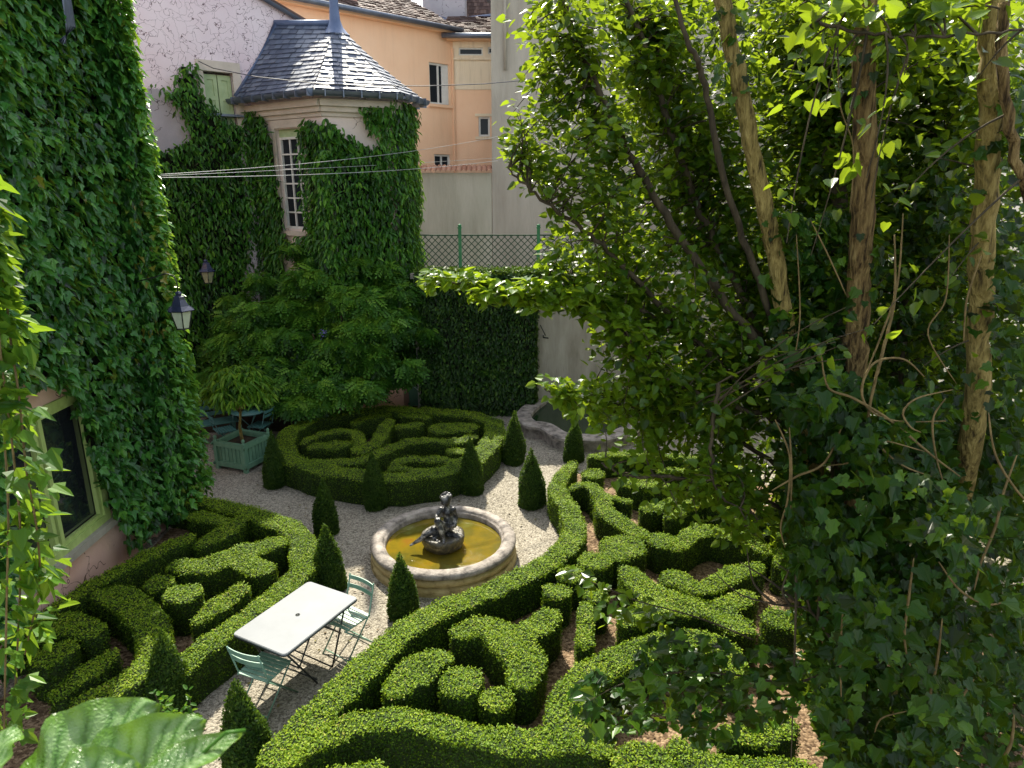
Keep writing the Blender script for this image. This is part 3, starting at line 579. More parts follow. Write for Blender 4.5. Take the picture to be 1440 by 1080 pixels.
# moulded cornice
b = MB()
for d, za, zc in ((0.05, 6.86, 6.95), (0.12, 6.95, 7.06), (0.20, 7.06, 7.20)):
    for Wl, Ln in ((WA, LA), (WB, LB), (WC, LC)):
        Wl.bar(b, -d * 0.3, Ln + d * 0.42, za, zc, -0.05, d)
b.build('cornice', M['trimstone'], tower)
b = MB(); wd = 0.11
WA.bar(b, wu[0] - wd, wu[0], wz0 - 0.05, wz1 + 0.02, -0.02, 0.035); WA.bar(b, wu[1], wu[1] + wd, wz0 - 0.05, wz1 + 0.02, -0.02, 0.035); WA.bar(b, wu[0] - wd, wu[1] + wd, wz1 + 0.02, wz1 + 0.19, -0.02, 0.04); WA.bar(b, wu[0] - wd, wu[1] + wd, wz0 - 0.15, wz0 - 0.05, -0.02, 0.09)
b.build('window_surround', M['trimstone'], tower)
b = MB(); WA.bar(b, wu[0], wu[1], wz1 - 0.17, wz1, -0.13, -0.09); 
tw = window(WA, wu[0], wu[1], wz0, wz1 - 0.17, tower, M['whitepaint'], 3, 6, -0.11, 0.05, 0.035, label='tall white barred window')
b.build('lintel_board', M['shutter'], tw)
# roof
AP = np.array([-4.12, 17.6, 9.0])
q = Wp.px(386, 34); RE = Wp.at(q[0], q[1])
E3 = [np.array([g[0], g[1], GZ]) for g in G]
b = MB()
slates(b, E3[0], E3[1], RE, AP, 15, 0.19, 0.05, 0.026, thick=0.022)
slates(b, E3[1], E3[2], AP + np.array([-0.03, -0.05, 0]), AP + np.array([0.04, -0.05, 0]), 15, 0.19, 0.09, 0.026, thick=0.022)
slates(b, E3[2], E3[3], AP + np.array([0.04, -0.05, 0]), AP + np.array([0.06, 0.03, 0]), 15, 0.19, 0.09, 0.026, thick=0.022)
slates(b, E3[3], E3[4], AP + np.array([0.06, 0.03, 0]), AP + np.array([0, 0.06, 0]), 15, 0.19, 0.09, 0.026, thick=0.022)
roof = b.build('roof', M['slate'], tower)
b = MB(); b.tube([RE + np.array([0, 0, 0.02]), AP + np.array([0, 0, 0.05])], 0.07, 8); b.tube([E3[0] + np.array([0.02, -0.02, 0.03]), (E3[0] + RE) / 2 + np.array([0.02, -0.03, -0.10]), RE + np.array([0.03, -0.03, 0])], 0.05, 8)
b.build('ridge_flashing', M['lead'], roof)
b = MB(); b.lathe(AP - np.array([0, 0, 0.16]), [(0.33, -0.05), (0.28, 0.0), (0.18, 0.12), (0.125, 0.28), (0.105, 0.6), (0.095, 1.6), (0.07, 2.2), (0.0, 2.5)], 12); b.build('finial', M['lead'], roof)
b = MB()
gp = [np.array([g[0], g[1], GZ - 0.03]) for g in inset(-0.07)]
gp[0] = gp[0] + np.array([-0.1, 0.07, 0])
for i in range(4):
    a, c = gp[i], gp[i + 1]; t = (c - a) / np.linalg.norm(c - a); nn = np.array([t[1], -t[0], 0])
    V = []; m = 7
    for e in (a, c):
        for k in range(m): ang = PI * k / (m - 1); V.append(e + nn * (0.10 * math.cos(ang)) + np.array([0, 0, -0.11 * math.sin(ang)]))
    b.add(V, [(k, k + 1, m + k + 1, m + k) for k in range(m - 1)], 0, None, True)
    for s_ in np.arange(0.25, np.linalg.norm(c - a), 0.38):
        b.box(a + t * s_ + nn * 0.04 + np.array([0, 0, -0.05]), (0.022, 0.17, 0.15), 0, 0, axes=(t, nn, (0, 0, 1)))
b.build('gutter', M['zinc'], roof)
b = MB(); dp = WC.at(0.15, 0, 0.1); b.tube([(dp[0], dp[1], 7.2), (dp[0], dp[1], 4.2)], 0.045, 10); b.build('downpipe', M['zinc'], tower)

# ================================================================== apricot house behind
apr = empty('apricot_house', 'apricot rendered house with brown tiled roof rising behind the slate tower', 'house', loc=(-2.05, 26.5, 0))
cx = PY(638, 120, 26.5)
Wo = Wall((cx[0], cx[1]), (0.73, 0.69))
def rect(Wl, x0, y0, x1, y1):
    a = Wl.px(x0, (y0 + y1) / 2); c = Wl.px(x1, (y0 + y1) / 2); t = Wl.px((x0 + x1) / 2, y0); d = Wl.px((x0 + x1) / 2, y1)
    return sorted([a[0], c[0]]) + sorted([t[1], d[1]])
LO = 9.0
w1 = rect(Wo, 604, 89, 632, 147); w2 = rect(Wo, 611, 217, 634, 239)
zE = Wo.px(560, 28)[1]; zE2 = Wo.px(630, 44)[1]; 
b = MB(); sh_ = lambda r: (r[0] + LO, r[1] + LO, r[2], r[3])
wall(b, Wo.at(-LO, 0), Wo.U, LO, 0, zE, [sh_(w1), sh_(w2)], 0.4, 0.2)
b.build('wall', M['orange'], apr)
for r, lb in ((w1, 'white window with its casement ajar'), (w2, 'low window just above the tiled coping')):
    wn = window(Wo, r[0], r[1], r[2], r[3], apr, M['whitepaint'], 2, 1, -0.10, 0.07, 0.07, label=lb)
    b = MB(); Wo.bar(b, r[0] - 0.08, r[1] + 0.08, r[2] - 0.10, r[2], -0.1, 0.08); b.build('sill', M['orange'], wn)
# second wing with cream band
Wq = Wall((cx[0], cx[1]), (1, 0.02))
s1 = rect(Wq, 645, 67, 679, 78); s2 = rect(Wq, 673, 164, 689, 192); zt2 = Wq.px(660, 56)[1]; zc0 = Wq.px(660, 126)[1]; zc1 = Wq.px(660, 82)[1]
s3 = rect(Wq, 686, 66, 700, 76)
b = MB(); wall(b, Wq.at(0, 0, 0.0), Wq.U, 3.2, 0, zc0, [(s2[0], s2[1], s2[2], s2[3])], 0.35, 0.15); b.build('wing_wall', M['orange'], apr)
b = MB(); wall(b, Wq.at(0, zc0, 0.02), Wq.U, 3.2, zc0, zt2 + 0.15, [(s1[0], s1[1], s1[2], s1[3]), (s3[0], s3[1], s3[2], s3[3])], 0.35, 0.12); b.build('wing_upper_wall', M['cream'], apr)
window(Wq, s1[0], s1[1], s1[2], s1[3], apr, M['whitepaint'], 1, 1, -0.06, 0.05); window(Wq, s3[0], s3[1], s3[2], s3[3], apr, M['whitepaint'], 1, 1, -0.06, 0.05)
w5 = window(Wq, s2[0], s2[1], s2[2], s2[3], apr, M['whitepaint'], 1, 1, -0.08, 0.07)
b = MB(); Wq.bar(b, 0.0, 3.0, zc1 - 0.06, zc1, 0.02, 0.09); b.build('string_course', M['cream'], apr)
b = MB(); Wq.bar(b, s2[0] - 0.12, s2[1] + 0.12, s2[3], s2[3] + 0.1, 0.0, 0.04); b.build('lintel', M['cream'], w5)
b = MB(); Wq.bar(b, s2[0] - 0.12, s2[1] + 0.12, s2[2] - 0.1, s2[2], 0.0, 0.05); b.build('sill', M['cream'], w5)
b = MB(); um_ = w1[0] + (w1[1] - w1[0]) * 0.66; Wo.bar(b, um_, w1[1] - 0.02, w1[2] + 0.03, w1[3] - 0.04, -0.09, -0.055); b.build('shutter', M['whitepaint'], apr)
b = MB(); Wo.bar(b, -0.09, -0.03, 5, zE - 0.6, 0.02, 0.08); b.build('drain_pipe', M['orange'], apr)
# roofs: low pitched brown tiles
b = MB()
e0 = Wo.at(-LO, zE, 0.35); e1 = Wo.at(0.1, zE2 + 0.05, 0.35); e0[2] = e1[2] = zE
up = np.array([0, 0, 3.3]); bk = -Wo.n * 7.2
slates(b, e0, e1, e0 + bk + up, e1 + bk + up + np.array([0.3, 0, 0]), 27, 0.2, 0.0, 0.04, 0, 0.05, 0.035)
f0 = Wq.at(-0.35, zt2 + 0.1, 0.45); f1 = Wq.at(3.2, zt2 + 0.1, 0.45); bk2 = -Wq.n * 3.5
slates(b, f0, f1, f0 + bk2 + np.array([0, 0, 1.3]), f1 + bk2 + np.array([0, 0, 1.3]), 13, 0.24, 0.0, 0.04, 0, 0.05, 0.035)
ro = b.build('roof', M['tile'], apr)
b = MB()
b.tube([e0 + Wo.n * 0.08 - np.array([0, 0, 0.05]), e1 + Wo.n * 0.08 - np.array([0, 0, 0.05])], 0.085, 8); b.tube([f0 + Wq.n * 0.08 - np.array([0, 0, 0.06]), f1 + Wq.n * 0.08 - np.array([0, 0, 0.06])], 0.085, 8)
b.build('gutter', M['zinc'], ro)
b = MB(); Wo.bar(b, -LO, 0.05, zE - 0.16, zE - 0.03, 0.003, 0.28); Wq.bar(b, -0.2, 3.2, zt2 - 0.06, zt2 + 0.05, 0.023, 0.36); b.build('eaves_board', M['orange'], ro)
# taller blue grey block and patterned gable behind
c0 = PY(618, 20, 31.0)
b = MB(); b.box((c0[0] + 0.2, 31.5, c0[2] - 0.4), (1.7, 1.4, 5.0)); b.build('chimney', M['greypatch'], ro)
b = MB(); d0 = PY(640, 25, 32); d1 = PY(705, 25, 32)
slates(b, (d0[0], 32, d0[2] - 0.4), (d1[0] + 2, 32, d0[2] - 0.4), (d0[0], 33.2, d0[2] + 3.5), (d1[0] + 2, 33.2, d0[2] + 3.5), 26, 0.13, 0, 0.02)
b.build('upper_roof', M['tile'], ro)
b = MB(); d2 = PY(560, 0, 30.0)
b.tube([PY(548, -2, 29.5), PY(600, 22, 30.2), PY(634, 34, 30.4)], 0.16, 6); b.tube([PY(634, 34, 30.4), PY(700, 26, 30.4)], 0.2, 6); b.build('roof_flashing', M['lead'], ro)

# salmon outhouse peeking over the pink gable
out = empty('salmon_house', 'salmon gable and zinc clad dormer peeping over the pink gable verge', 'house', loc=(-9, 25, 0))
b = MB(); q0 = PY(352, 0, 24.0); q1 = PY(452, 32, 25.5)
Ws = Wall((q0[0] - 3, 23.2), (1, 0.22))
wall(b, Ws.at(0, 0), Ws.U, 6.4, 0, 12.1, (), 0.4); b.build('wall', M['plaster'], out)
z0_ = PY(415, 12, 24.0)
b = MB(); b.box((z0_[0] + 0.5, 23.7, z0_[2] + 0.55), (1.5, 1.2, 1.5), 0.2); b.build('dormer', M['lead'], out)

# ================================================================== grey rendered building, yard wall, terrace wall
gre = empty('rendered_house', 'tall blank grey rendered house beyond the fence', 'house', loc=(-0.75, 24, 0))
gx = PY(691, 120, 24)[0]
b = MB(); wall(b, (gx, 24.0, 0), (1, 0, 0), 16.0, 0, 12.35, (), 6.0); b.build('wall', M['greywall'], gre)
b = MB(); b.box((gx + 8, 26.8, 12.45), (16.6, 6.6, 0.2)); b.build('roof', M['zinc'], gre)
b = MB(); b.tube([(gx + 0.45, 23.93, 12.2), (gx + 0.45, 23.93, 9.0)], 0.05, 8); b.build('downpipe', M['greywall'], gre)
yard = empty('yard_wall', 'ochre grey yard wall with a terracotta tile coping', 'wall', loc=(-3, 24, 0))
zc = PY(640, 243, 24)[2]
b = MB(); wall(b, (gx - 3.6, 23.985, 0), (1, 0, 0), 3.585, 0, zc, (), 0.3); b.build('wall', M['yardwall'], yard)
b = MB()
for k in range(21):
    x = gx - 3.58 + k * 0.17
    V = []; m = 7
    for yy, zz in ((23.78, zc + 0.02), (24.35, zc + 0.2)):
        for j in range(m): a = PI * j / (m - 1); V.append((x + 0.085 - 0.085 * math.cos(a), yy, zz + 0.075 * math.sin(a)))
    b.add(V, [(j, j + 1, m + j + 1, m + j) for j in range(m - 1)], 0, random.random(), True)
b.build('coping_tiles', M['terra'], yard)
ter = empty('retaining_wall', 'stained stone retaining wall behind the scalloped basin', 'wall', loc=(1, 16.3, 0))
b = MB(); wall(b, (-2.35, 16.3, 0), (1, 0, 0), 12.0, 0, 3.3, (), 0.32); b.build('wall', M['stonewall'], ter)
b = MB(); b.box((3.6, 16.42, 3.36), (12.0, 0.5, 0.12)); b.build('coping', M['stonewall'], ter)
b = MB(); q = PW(765, 472, (0, 16.3, 0), (0, -1, 0)); b.tube([(q[0] - 0.02, 16.29, q[2]), (q[0] - 0.02, 16.18, q[2] - 0.02), (q[0] + 0.1, 16.15, q[2] - 0.03)], 0.02, 6); b.tube([(q[0] - 0.1, 16.2, q[2] + 0.28), (q[0] + 0.03, 16.22, q[2] + 0.02)], 0.012, 5); b.build('iron_hook', M['iron'], ter)
pale = empty('pale_house', 'pale sunlit house wall glimpsed through the leaves beyond the big tree', 'house', loc=(9, 14, 0))
b = MB(); wall(b, (8.9, 24.0, 0), (0, -1, 0), 20.0, 0, 9.0, (), 0.4); o = b.build('wall', M['palehouse'], pale); o.data.flip_normals()

# ================================================================== lattice fence
fence = empty('lattice_fence', 'dark green diamond lattice fence with bright green posts above the clipped hedge wall', 'fence', loc=(0.3, 16.62, 3.4))
b = MB(); FY, FZ0, FZ1, FX0, FX1 = 16.62, 3.42, 4.27, -2.2, 7.0
stp = 0.158; H_ = FZ1 - FZ0
k = 0
for off in np.arange(FX0 - H_, FX1, stp):
    for sg in (1, -1):
        xa, xb = (off, off + H_) if sg > 0 else (off + H_, off)
        za, zb_ = FZ0, FZ1
        # clip to the panel ends
        def clip(xa, za, xb, zb_):
            if xa < FX0: t = (FX0 - xa) / (xb - xa); xa, za = FX0, za + t * (zb_ - za)
            if xb < FX0: t = (FX0 - xb) / (xa - xb); xb, zb_ = FX0, zb_ + t * (za - zb_)
            return xa, za, xb, zb_
        xa, za, xb, zb_ = clip(xa, za, xb, zb_)
        if abs(xa - xb) < 0.03: continue
        a = np.array([xa, FY + 0.008 * sg, za]); c = np.array([xb, FY + 0.008 * sg, zb_]); t = (c - a) / np.linalg.norm(c - a)
        b.box((a + c) / 2, (np.linalg.norm(c - a), 0.012, 0.02), 0, 0, axes=(t, (0, 1, 0), np.cross(t, (0, 1, 0))))
b.box(((FX0 + FX1) / 2, FY, FZ1 + 0.012), (FX1 - FX0, 0.035, 0.03)); b.box(((FX0 + FX1) / 2, FY, FZ0 - 0.02), (FX1 - FX0, 0.03, 0.035))
b.build('lattice_panel', M['lattice'], fence)
for px in (647, 757, 868, 980, 1090):
    x = PY(px, 350, FY - 0.05)[0]; b = MB()
    b.box((x, FY - 0.045, 3.9), (0.075, 0.075, 1.1)); b.box((x, FY - 0.045, 4.46), (0.1, 0.1, 0.03)); b.ball((x, FY - 0.045, 4.5), 0.045)
    b.build('post', M['fencegreen'], fence)
# ------------------------------------------------------------------ clipped box hedges: outlines in plan, real height
def sdf_shape(X, Y, shapes, h):
    D = np.full(X.shape, 1e9)
    for s in shapes:
        pts = np.array([P(q[0], q[1], h)[:2] for q in s[1]])
        if s[0] == 'c':
            r = s[2]; r = np.array(r, float) if hasattr(r, '__len__') else np.full(len(pts), float(r))
            if len(pts) == 1: D = np.minimum(D, np.hypot(X - pts[0, 0], Y - pts[0, 1]) - r[0]); continue
            if len(s) > 3 and s[3] == 'smooth': pts, r = smooth(pts, r)
            for i in range(len(pts) - 1):
                a, c = pts[i], pts[i + 1]; e = c - a; L2 = e @ e + 1e-12
                t = np.clip(((X - a[0]) * e[0] + (Y - a[1]) * e[1]) / L2, 0, 1)
                D = np.minimum(D, np.hypot(X - a[0] - t * e[0], Y - a[1] - t * e[1]) - (r[i] * (1 - t) + r[i + 1] * t))
        else:
            d = np.full(X.shape, 1e9); n = len(pts)
            for i in range(n):
                a, c = pts[i], pts[(i + 1) % n]; e = c - a; L2 = e @ e + 1e-12
                t = np.clip(((X - a[0]) * e[0] + (Y - a[1]) * e[1]) / L2, 0, 1)
                d = np.minimum(d, np.hypot(X - a[0] - t * e[0], Y - a[1] - t * e[1]))
            ins = inpoly(X.ravel(), Y.ravel(), [tuple(p) for p in pts]).reshape(X.shape)
            D = np.minimum(D, np.where(ins, -d, d) - (s[2] if len(s) > 2 else 0))
    return D
def smooth(pts, r, n=5):
    out = []; rr = []; m = len(pts)
    for i in range(m - 1):
        p0, p1, p2, p3 = pts[max(i - 1, 0)], pts[i], pts[i + 1], pts[min(i + 2, m - 1)]
        for k in range(n):
            t = k / n
            out.append(0.5 * ((2 * p1) + (-p0 + p2) * t + (2 * p0 - 5 * p1 + 4 * p2 - p3) * t * t + (-p0 + 3 * p1 - 3 * p2 + p3) * t ** 3)); rr.append(r[i] * (1 - t) + r[i + 1] * t)
    out.append(pts[-1]); rr.append(r[-1]); return np.array(out), np.array(rr)
def hedge(label, shapes, h=0.5, group=None, cell=0.03, dtop=5200, dside=3200, name='box_hedge', size=0.030):
    SHRINK = {GR: 0.055, GL: 0.03, GO: 0.028}[group] if any(len(s[1]) > 1 for s in shapes) else -0.005
    allp = np.array([P(q[0], q[1], h)[:2] for s in shapes for q in s[1]])
    rm = max([np.max(s[2]) if len(s) > 2 else 0 for s in shapes]) + 0.15
    x0, y0 = allp.min(0) - rm; x1, y1 = allp.max(0) + rm
    nx, ny = int((x1 - x0) / cell) + 2, int((y1 - y0) / cell) + 2
    gx = x0 + cell * np.arange(nx); gy = y0 + cell * np.arange(ny)
    X, Y = np.meshgrid(gx, gy, indexing='ij')
    wob = 0.014 * np.sin(X * 9.1 + Y * 4.3) * np.sin(Y * 8.3 - X * 3.1)
    D = sdf_shape(X, Y, shapes, h) + wob + SHRINK
    gX, gY = np.gradient(D, cell)
    gl = np.hypot(gX, gY) + 1e-6; gX /= gl; gY /= gl
    Cc = (D[:-1, :-1] + D[1:, :-1] + D[:-1, 1:] + D[1:, 1:]) / 4
    inside = Cc < -0.01
    b = MB()
    # core: inset 2.5 cm so the leaf skin covers it
    Dm = np.clip(D + 0.025, -cell, cell * 0.9)
    near = np.abs(D + 0.025) < cell * 1.3
    Xs = np.where(near, X - gX * Dm, X); Ys = np.where(near, Y - gY * Dm, Y)
    hz = lambda x, y: 0.018 * np.sin(x * 5.3 + 1) * np.sin(y * 4.7 + 2) + 0.012 * np.sin(x * 13 + y * 11)
    Zs = h - 0.03 + hz(X, Y) - 0.02 * np.clip(1 + D / 0.09, 0, 1) ** 2
    idx = np.arange(nx * ny).reshape(nx, ny)
    I, J = np.nonzero(inside)
    V = np.stack([Xs.ravel(), Ys.ravel(), Zs.ravel()], 1)
    q = np.stack([idx[I, J], idx[I + 1, J], idx[I + 1, J + 1], idx[I, J + 1]], 1)
    pad = np.pad(inside, 1)
    E = []
    for di, dj, a, c in ((-1, 0, (0, 1), (0, 0)), (1, 0, (1, 0), (1, 1)), (0, -1, (0, 0), (1, 0)), (0, 1, (1, 1), (0, 1))):
        m = inside & ~pad[1 + di:1 + di + inside.shape[0], 1 + dj:1 + dj + inside.shape[1]]
        i, j = np.nonzero(m); E.append(np.stack([idx[i + a[0], j + a[1]], idx[i + c[0], j + c[1]]], 1))
    E = np.concatenate(E)
    N0 = len(V); V2 = V.copy(); V2[:, 2] = 0.0
    used = np.unique(np.concatenate([q.ravel(), E.ravel()])); mp = -np.ones(N0, int); mp[used] = np.arange(len(used))
    nu = len(used)
    Vc = np.concatenate([V[used], V2[used]])
    side = np.stack([mp[E[:, 0]], mp[E[:, 0]] + nu, mp[E[:, 1]] + nu, mp[E[:, 1]]], 1)
    loops = np.concatenate([mp[q].ravel(), side.ravel()])
    b.arr(Vc, loops, np.full(len(q) + len(side), 4), 1, None, True)
    # leafy skin
    area = len(I) * cell * cell
    n = int(area * dtop); k = rng.integers(0, len(I), n)
    fx, fy = rng.random(n), rng.random(n)
    x = gx[I[k]] + fx * cell; y = gy[J[k]] + fy * cell; d = D[I[k], J[k]]; gxx, gyy = gX[I[k], J[k]], gY[I[k], J[k]]
    edge = np.clip(1 + d / 0.05, 0, 1) ** 2
    z = h - 0.02 + hz(x, y) - 0.022 * edge + rng.normal(size=n) * 0.008
    nrm = np.stack([gxx * edge * 0.6, gyy * edge * 0.6, np.ones(n)], 1)
    T_ = rnd3(n) * np.array([.9, .9, .5]) + nrm * 0.35; Nn = rnd3(n) * 0.42 + nrm
    b.leaves(np.stack([x, y, z], 1), Nn, T_, size * rng.uniform(0.6, 1.25, n), L_BOX, 0, np.clip(rng.normal(0.64, 0.14, n), 0, 1))  # paler top leaves: fresh growth, plus sunlight on the tops put into the colour
    a, c = Vc[mp[E[:, 0]]], Vc[mp[E[:, 1]]]; ln = np.hypot(*(a - c)[:, :2].T); per = ln.sum()
    n = int(per * h * dside); k = rng.choice(len(E), n, p=ln / per); t = rng.random(n)[:, None]
    p = a[k] * (1 - t) + c[k] * t
    gI, gJ = np.unravel_index(E[k, 0], (nx, ny)); nx_, ny_ = gX[gI, gJ], gY[gI, gJ]
    z = rng.random(n) ** 0.8 * (h - 0.03)
    off = 0.008 + rng.normal(size=n) * 0.007
    nrm = np.stack([nx_, ny_, np.full(n, 0.15)], 1)
    pp = np.stack([p[:, 0] + nx_ * off, p[:, 1] + ny_ * off, z], 1)
    b.leaves(pp, rnd3(n) * 0.55 + nrm, rnd3(n) * 0.7 + nrm * 0.4 + np.array([0, 0, 0.5]), size * rng.uniform(0.6, 1.2, n), L_BOX, 0, np.clip(rng.normal(0.27, 0.17, n), 0, 1))  # darker side leaves: older growth, plus shade on the sides put into the colour
    ctr = allp.mean(0)
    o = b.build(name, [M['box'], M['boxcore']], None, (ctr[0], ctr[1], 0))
    return tag(o, label, 'hedge', group)
GR, GL, GO = 'clipped box hedges of the large sunlit parterre', 'clipped box hedges of the parterre by the house wall', 'clipped box hedges of the shaded oval parterre'
S_ = 'smooth'
# --- large parterre
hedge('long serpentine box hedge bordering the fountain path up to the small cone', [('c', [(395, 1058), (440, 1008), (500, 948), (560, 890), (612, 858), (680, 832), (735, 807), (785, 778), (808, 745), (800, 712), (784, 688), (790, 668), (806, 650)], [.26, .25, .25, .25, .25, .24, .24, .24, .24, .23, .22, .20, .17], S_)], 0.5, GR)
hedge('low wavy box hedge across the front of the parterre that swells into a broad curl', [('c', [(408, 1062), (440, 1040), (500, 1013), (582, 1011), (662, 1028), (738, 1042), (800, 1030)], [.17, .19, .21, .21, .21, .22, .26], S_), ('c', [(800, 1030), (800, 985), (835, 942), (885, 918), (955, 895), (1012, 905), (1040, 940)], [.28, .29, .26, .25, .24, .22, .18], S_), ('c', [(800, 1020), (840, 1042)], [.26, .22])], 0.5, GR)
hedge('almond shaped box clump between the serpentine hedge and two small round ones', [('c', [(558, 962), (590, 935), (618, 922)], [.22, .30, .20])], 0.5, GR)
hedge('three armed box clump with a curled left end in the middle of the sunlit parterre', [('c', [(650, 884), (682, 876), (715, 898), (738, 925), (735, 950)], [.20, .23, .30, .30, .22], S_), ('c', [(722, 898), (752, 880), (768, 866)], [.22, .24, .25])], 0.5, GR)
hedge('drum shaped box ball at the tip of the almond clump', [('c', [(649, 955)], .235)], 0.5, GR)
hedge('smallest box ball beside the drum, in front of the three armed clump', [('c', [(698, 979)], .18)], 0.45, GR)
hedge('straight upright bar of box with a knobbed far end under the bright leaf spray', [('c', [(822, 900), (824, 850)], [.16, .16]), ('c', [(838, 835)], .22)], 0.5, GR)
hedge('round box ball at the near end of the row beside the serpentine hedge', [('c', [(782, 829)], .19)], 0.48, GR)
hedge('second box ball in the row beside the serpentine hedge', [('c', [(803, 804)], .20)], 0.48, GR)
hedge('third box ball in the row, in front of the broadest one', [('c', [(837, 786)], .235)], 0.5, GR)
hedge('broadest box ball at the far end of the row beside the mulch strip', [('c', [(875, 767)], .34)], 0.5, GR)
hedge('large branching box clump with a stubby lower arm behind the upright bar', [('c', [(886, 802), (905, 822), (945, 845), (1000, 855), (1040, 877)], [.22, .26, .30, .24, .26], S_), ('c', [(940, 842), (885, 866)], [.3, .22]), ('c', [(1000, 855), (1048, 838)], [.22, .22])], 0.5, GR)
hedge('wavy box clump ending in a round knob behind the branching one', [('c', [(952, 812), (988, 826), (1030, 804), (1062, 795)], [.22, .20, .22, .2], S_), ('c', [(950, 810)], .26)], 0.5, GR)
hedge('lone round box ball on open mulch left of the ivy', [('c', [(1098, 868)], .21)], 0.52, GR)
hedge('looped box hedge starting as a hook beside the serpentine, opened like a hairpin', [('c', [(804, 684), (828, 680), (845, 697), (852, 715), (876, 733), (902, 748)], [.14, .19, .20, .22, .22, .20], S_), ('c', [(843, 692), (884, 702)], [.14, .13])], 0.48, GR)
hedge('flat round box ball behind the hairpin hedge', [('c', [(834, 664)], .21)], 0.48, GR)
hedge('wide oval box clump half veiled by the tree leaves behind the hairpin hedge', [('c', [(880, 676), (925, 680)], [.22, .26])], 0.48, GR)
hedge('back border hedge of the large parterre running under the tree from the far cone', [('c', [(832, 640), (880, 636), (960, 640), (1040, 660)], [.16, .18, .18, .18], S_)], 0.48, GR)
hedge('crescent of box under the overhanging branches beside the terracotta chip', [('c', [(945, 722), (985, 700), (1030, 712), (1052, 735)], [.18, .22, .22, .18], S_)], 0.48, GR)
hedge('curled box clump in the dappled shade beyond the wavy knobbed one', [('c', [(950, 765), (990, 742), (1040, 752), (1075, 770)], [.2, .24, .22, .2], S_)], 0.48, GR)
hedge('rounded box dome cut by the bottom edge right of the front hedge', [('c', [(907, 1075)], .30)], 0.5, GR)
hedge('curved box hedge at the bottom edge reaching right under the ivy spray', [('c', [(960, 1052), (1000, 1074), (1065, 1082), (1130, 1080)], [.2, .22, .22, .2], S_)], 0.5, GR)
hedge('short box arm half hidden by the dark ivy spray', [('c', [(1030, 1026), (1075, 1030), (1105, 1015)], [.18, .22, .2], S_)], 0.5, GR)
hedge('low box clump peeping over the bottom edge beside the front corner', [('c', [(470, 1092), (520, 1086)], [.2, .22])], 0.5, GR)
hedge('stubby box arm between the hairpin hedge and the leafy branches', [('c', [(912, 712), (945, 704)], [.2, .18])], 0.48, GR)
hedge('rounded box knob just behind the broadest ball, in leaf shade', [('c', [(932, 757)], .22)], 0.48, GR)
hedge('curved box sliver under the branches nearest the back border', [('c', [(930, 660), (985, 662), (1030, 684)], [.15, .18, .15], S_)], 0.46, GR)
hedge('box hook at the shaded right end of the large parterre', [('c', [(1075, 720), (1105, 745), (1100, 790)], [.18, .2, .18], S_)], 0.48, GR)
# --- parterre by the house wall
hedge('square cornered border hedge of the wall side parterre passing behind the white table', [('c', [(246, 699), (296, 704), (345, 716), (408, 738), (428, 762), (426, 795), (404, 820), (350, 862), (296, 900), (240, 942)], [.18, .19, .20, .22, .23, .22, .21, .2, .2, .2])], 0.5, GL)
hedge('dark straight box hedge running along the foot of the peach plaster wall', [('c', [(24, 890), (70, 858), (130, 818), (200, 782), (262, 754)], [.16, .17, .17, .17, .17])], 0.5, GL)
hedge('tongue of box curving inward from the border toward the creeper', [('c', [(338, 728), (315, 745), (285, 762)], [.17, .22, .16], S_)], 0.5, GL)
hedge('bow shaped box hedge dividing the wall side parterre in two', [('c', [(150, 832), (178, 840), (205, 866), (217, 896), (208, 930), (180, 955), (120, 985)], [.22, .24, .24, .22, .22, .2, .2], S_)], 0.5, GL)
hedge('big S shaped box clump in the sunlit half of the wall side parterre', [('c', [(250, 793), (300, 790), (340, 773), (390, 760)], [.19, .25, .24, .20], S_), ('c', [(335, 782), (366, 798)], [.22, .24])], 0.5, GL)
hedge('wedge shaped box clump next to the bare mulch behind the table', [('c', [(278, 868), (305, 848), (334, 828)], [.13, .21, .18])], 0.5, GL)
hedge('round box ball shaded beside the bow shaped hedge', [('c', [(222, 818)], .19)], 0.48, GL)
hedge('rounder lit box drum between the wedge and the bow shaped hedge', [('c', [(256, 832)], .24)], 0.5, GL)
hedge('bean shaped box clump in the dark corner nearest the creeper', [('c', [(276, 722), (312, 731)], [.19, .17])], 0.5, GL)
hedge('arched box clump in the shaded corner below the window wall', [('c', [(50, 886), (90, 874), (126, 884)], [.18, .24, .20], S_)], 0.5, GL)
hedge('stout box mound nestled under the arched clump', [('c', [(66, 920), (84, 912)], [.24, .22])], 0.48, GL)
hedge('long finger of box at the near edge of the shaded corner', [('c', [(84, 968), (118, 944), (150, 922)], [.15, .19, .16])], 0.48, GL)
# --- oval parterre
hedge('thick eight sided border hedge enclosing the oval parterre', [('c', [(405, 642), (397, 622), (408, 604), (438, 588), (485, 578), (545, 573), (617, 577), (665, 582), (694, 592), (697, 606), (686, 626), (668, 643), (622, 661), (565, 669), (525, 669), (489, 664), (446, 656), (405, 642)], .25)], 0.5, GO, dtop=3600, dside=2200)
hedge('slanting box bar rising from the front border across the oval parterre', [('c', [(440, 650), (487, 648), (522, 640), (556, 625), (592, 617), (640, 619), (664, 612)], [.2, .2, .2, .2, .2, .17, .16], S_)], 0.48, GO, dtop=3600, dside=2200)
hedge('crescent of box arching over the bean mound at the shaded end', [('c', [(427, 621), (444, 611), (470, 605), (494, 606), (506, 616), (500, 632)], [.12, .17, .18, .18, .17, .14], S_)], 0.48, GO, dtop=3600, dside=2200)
hedge('bean shaped box mound under the crescent', [('c', [(440, 627), (470, 624), (488, 622)], [.17, .26, .17], S_)], 0.46, GO, dtop=3600, dside=2200)
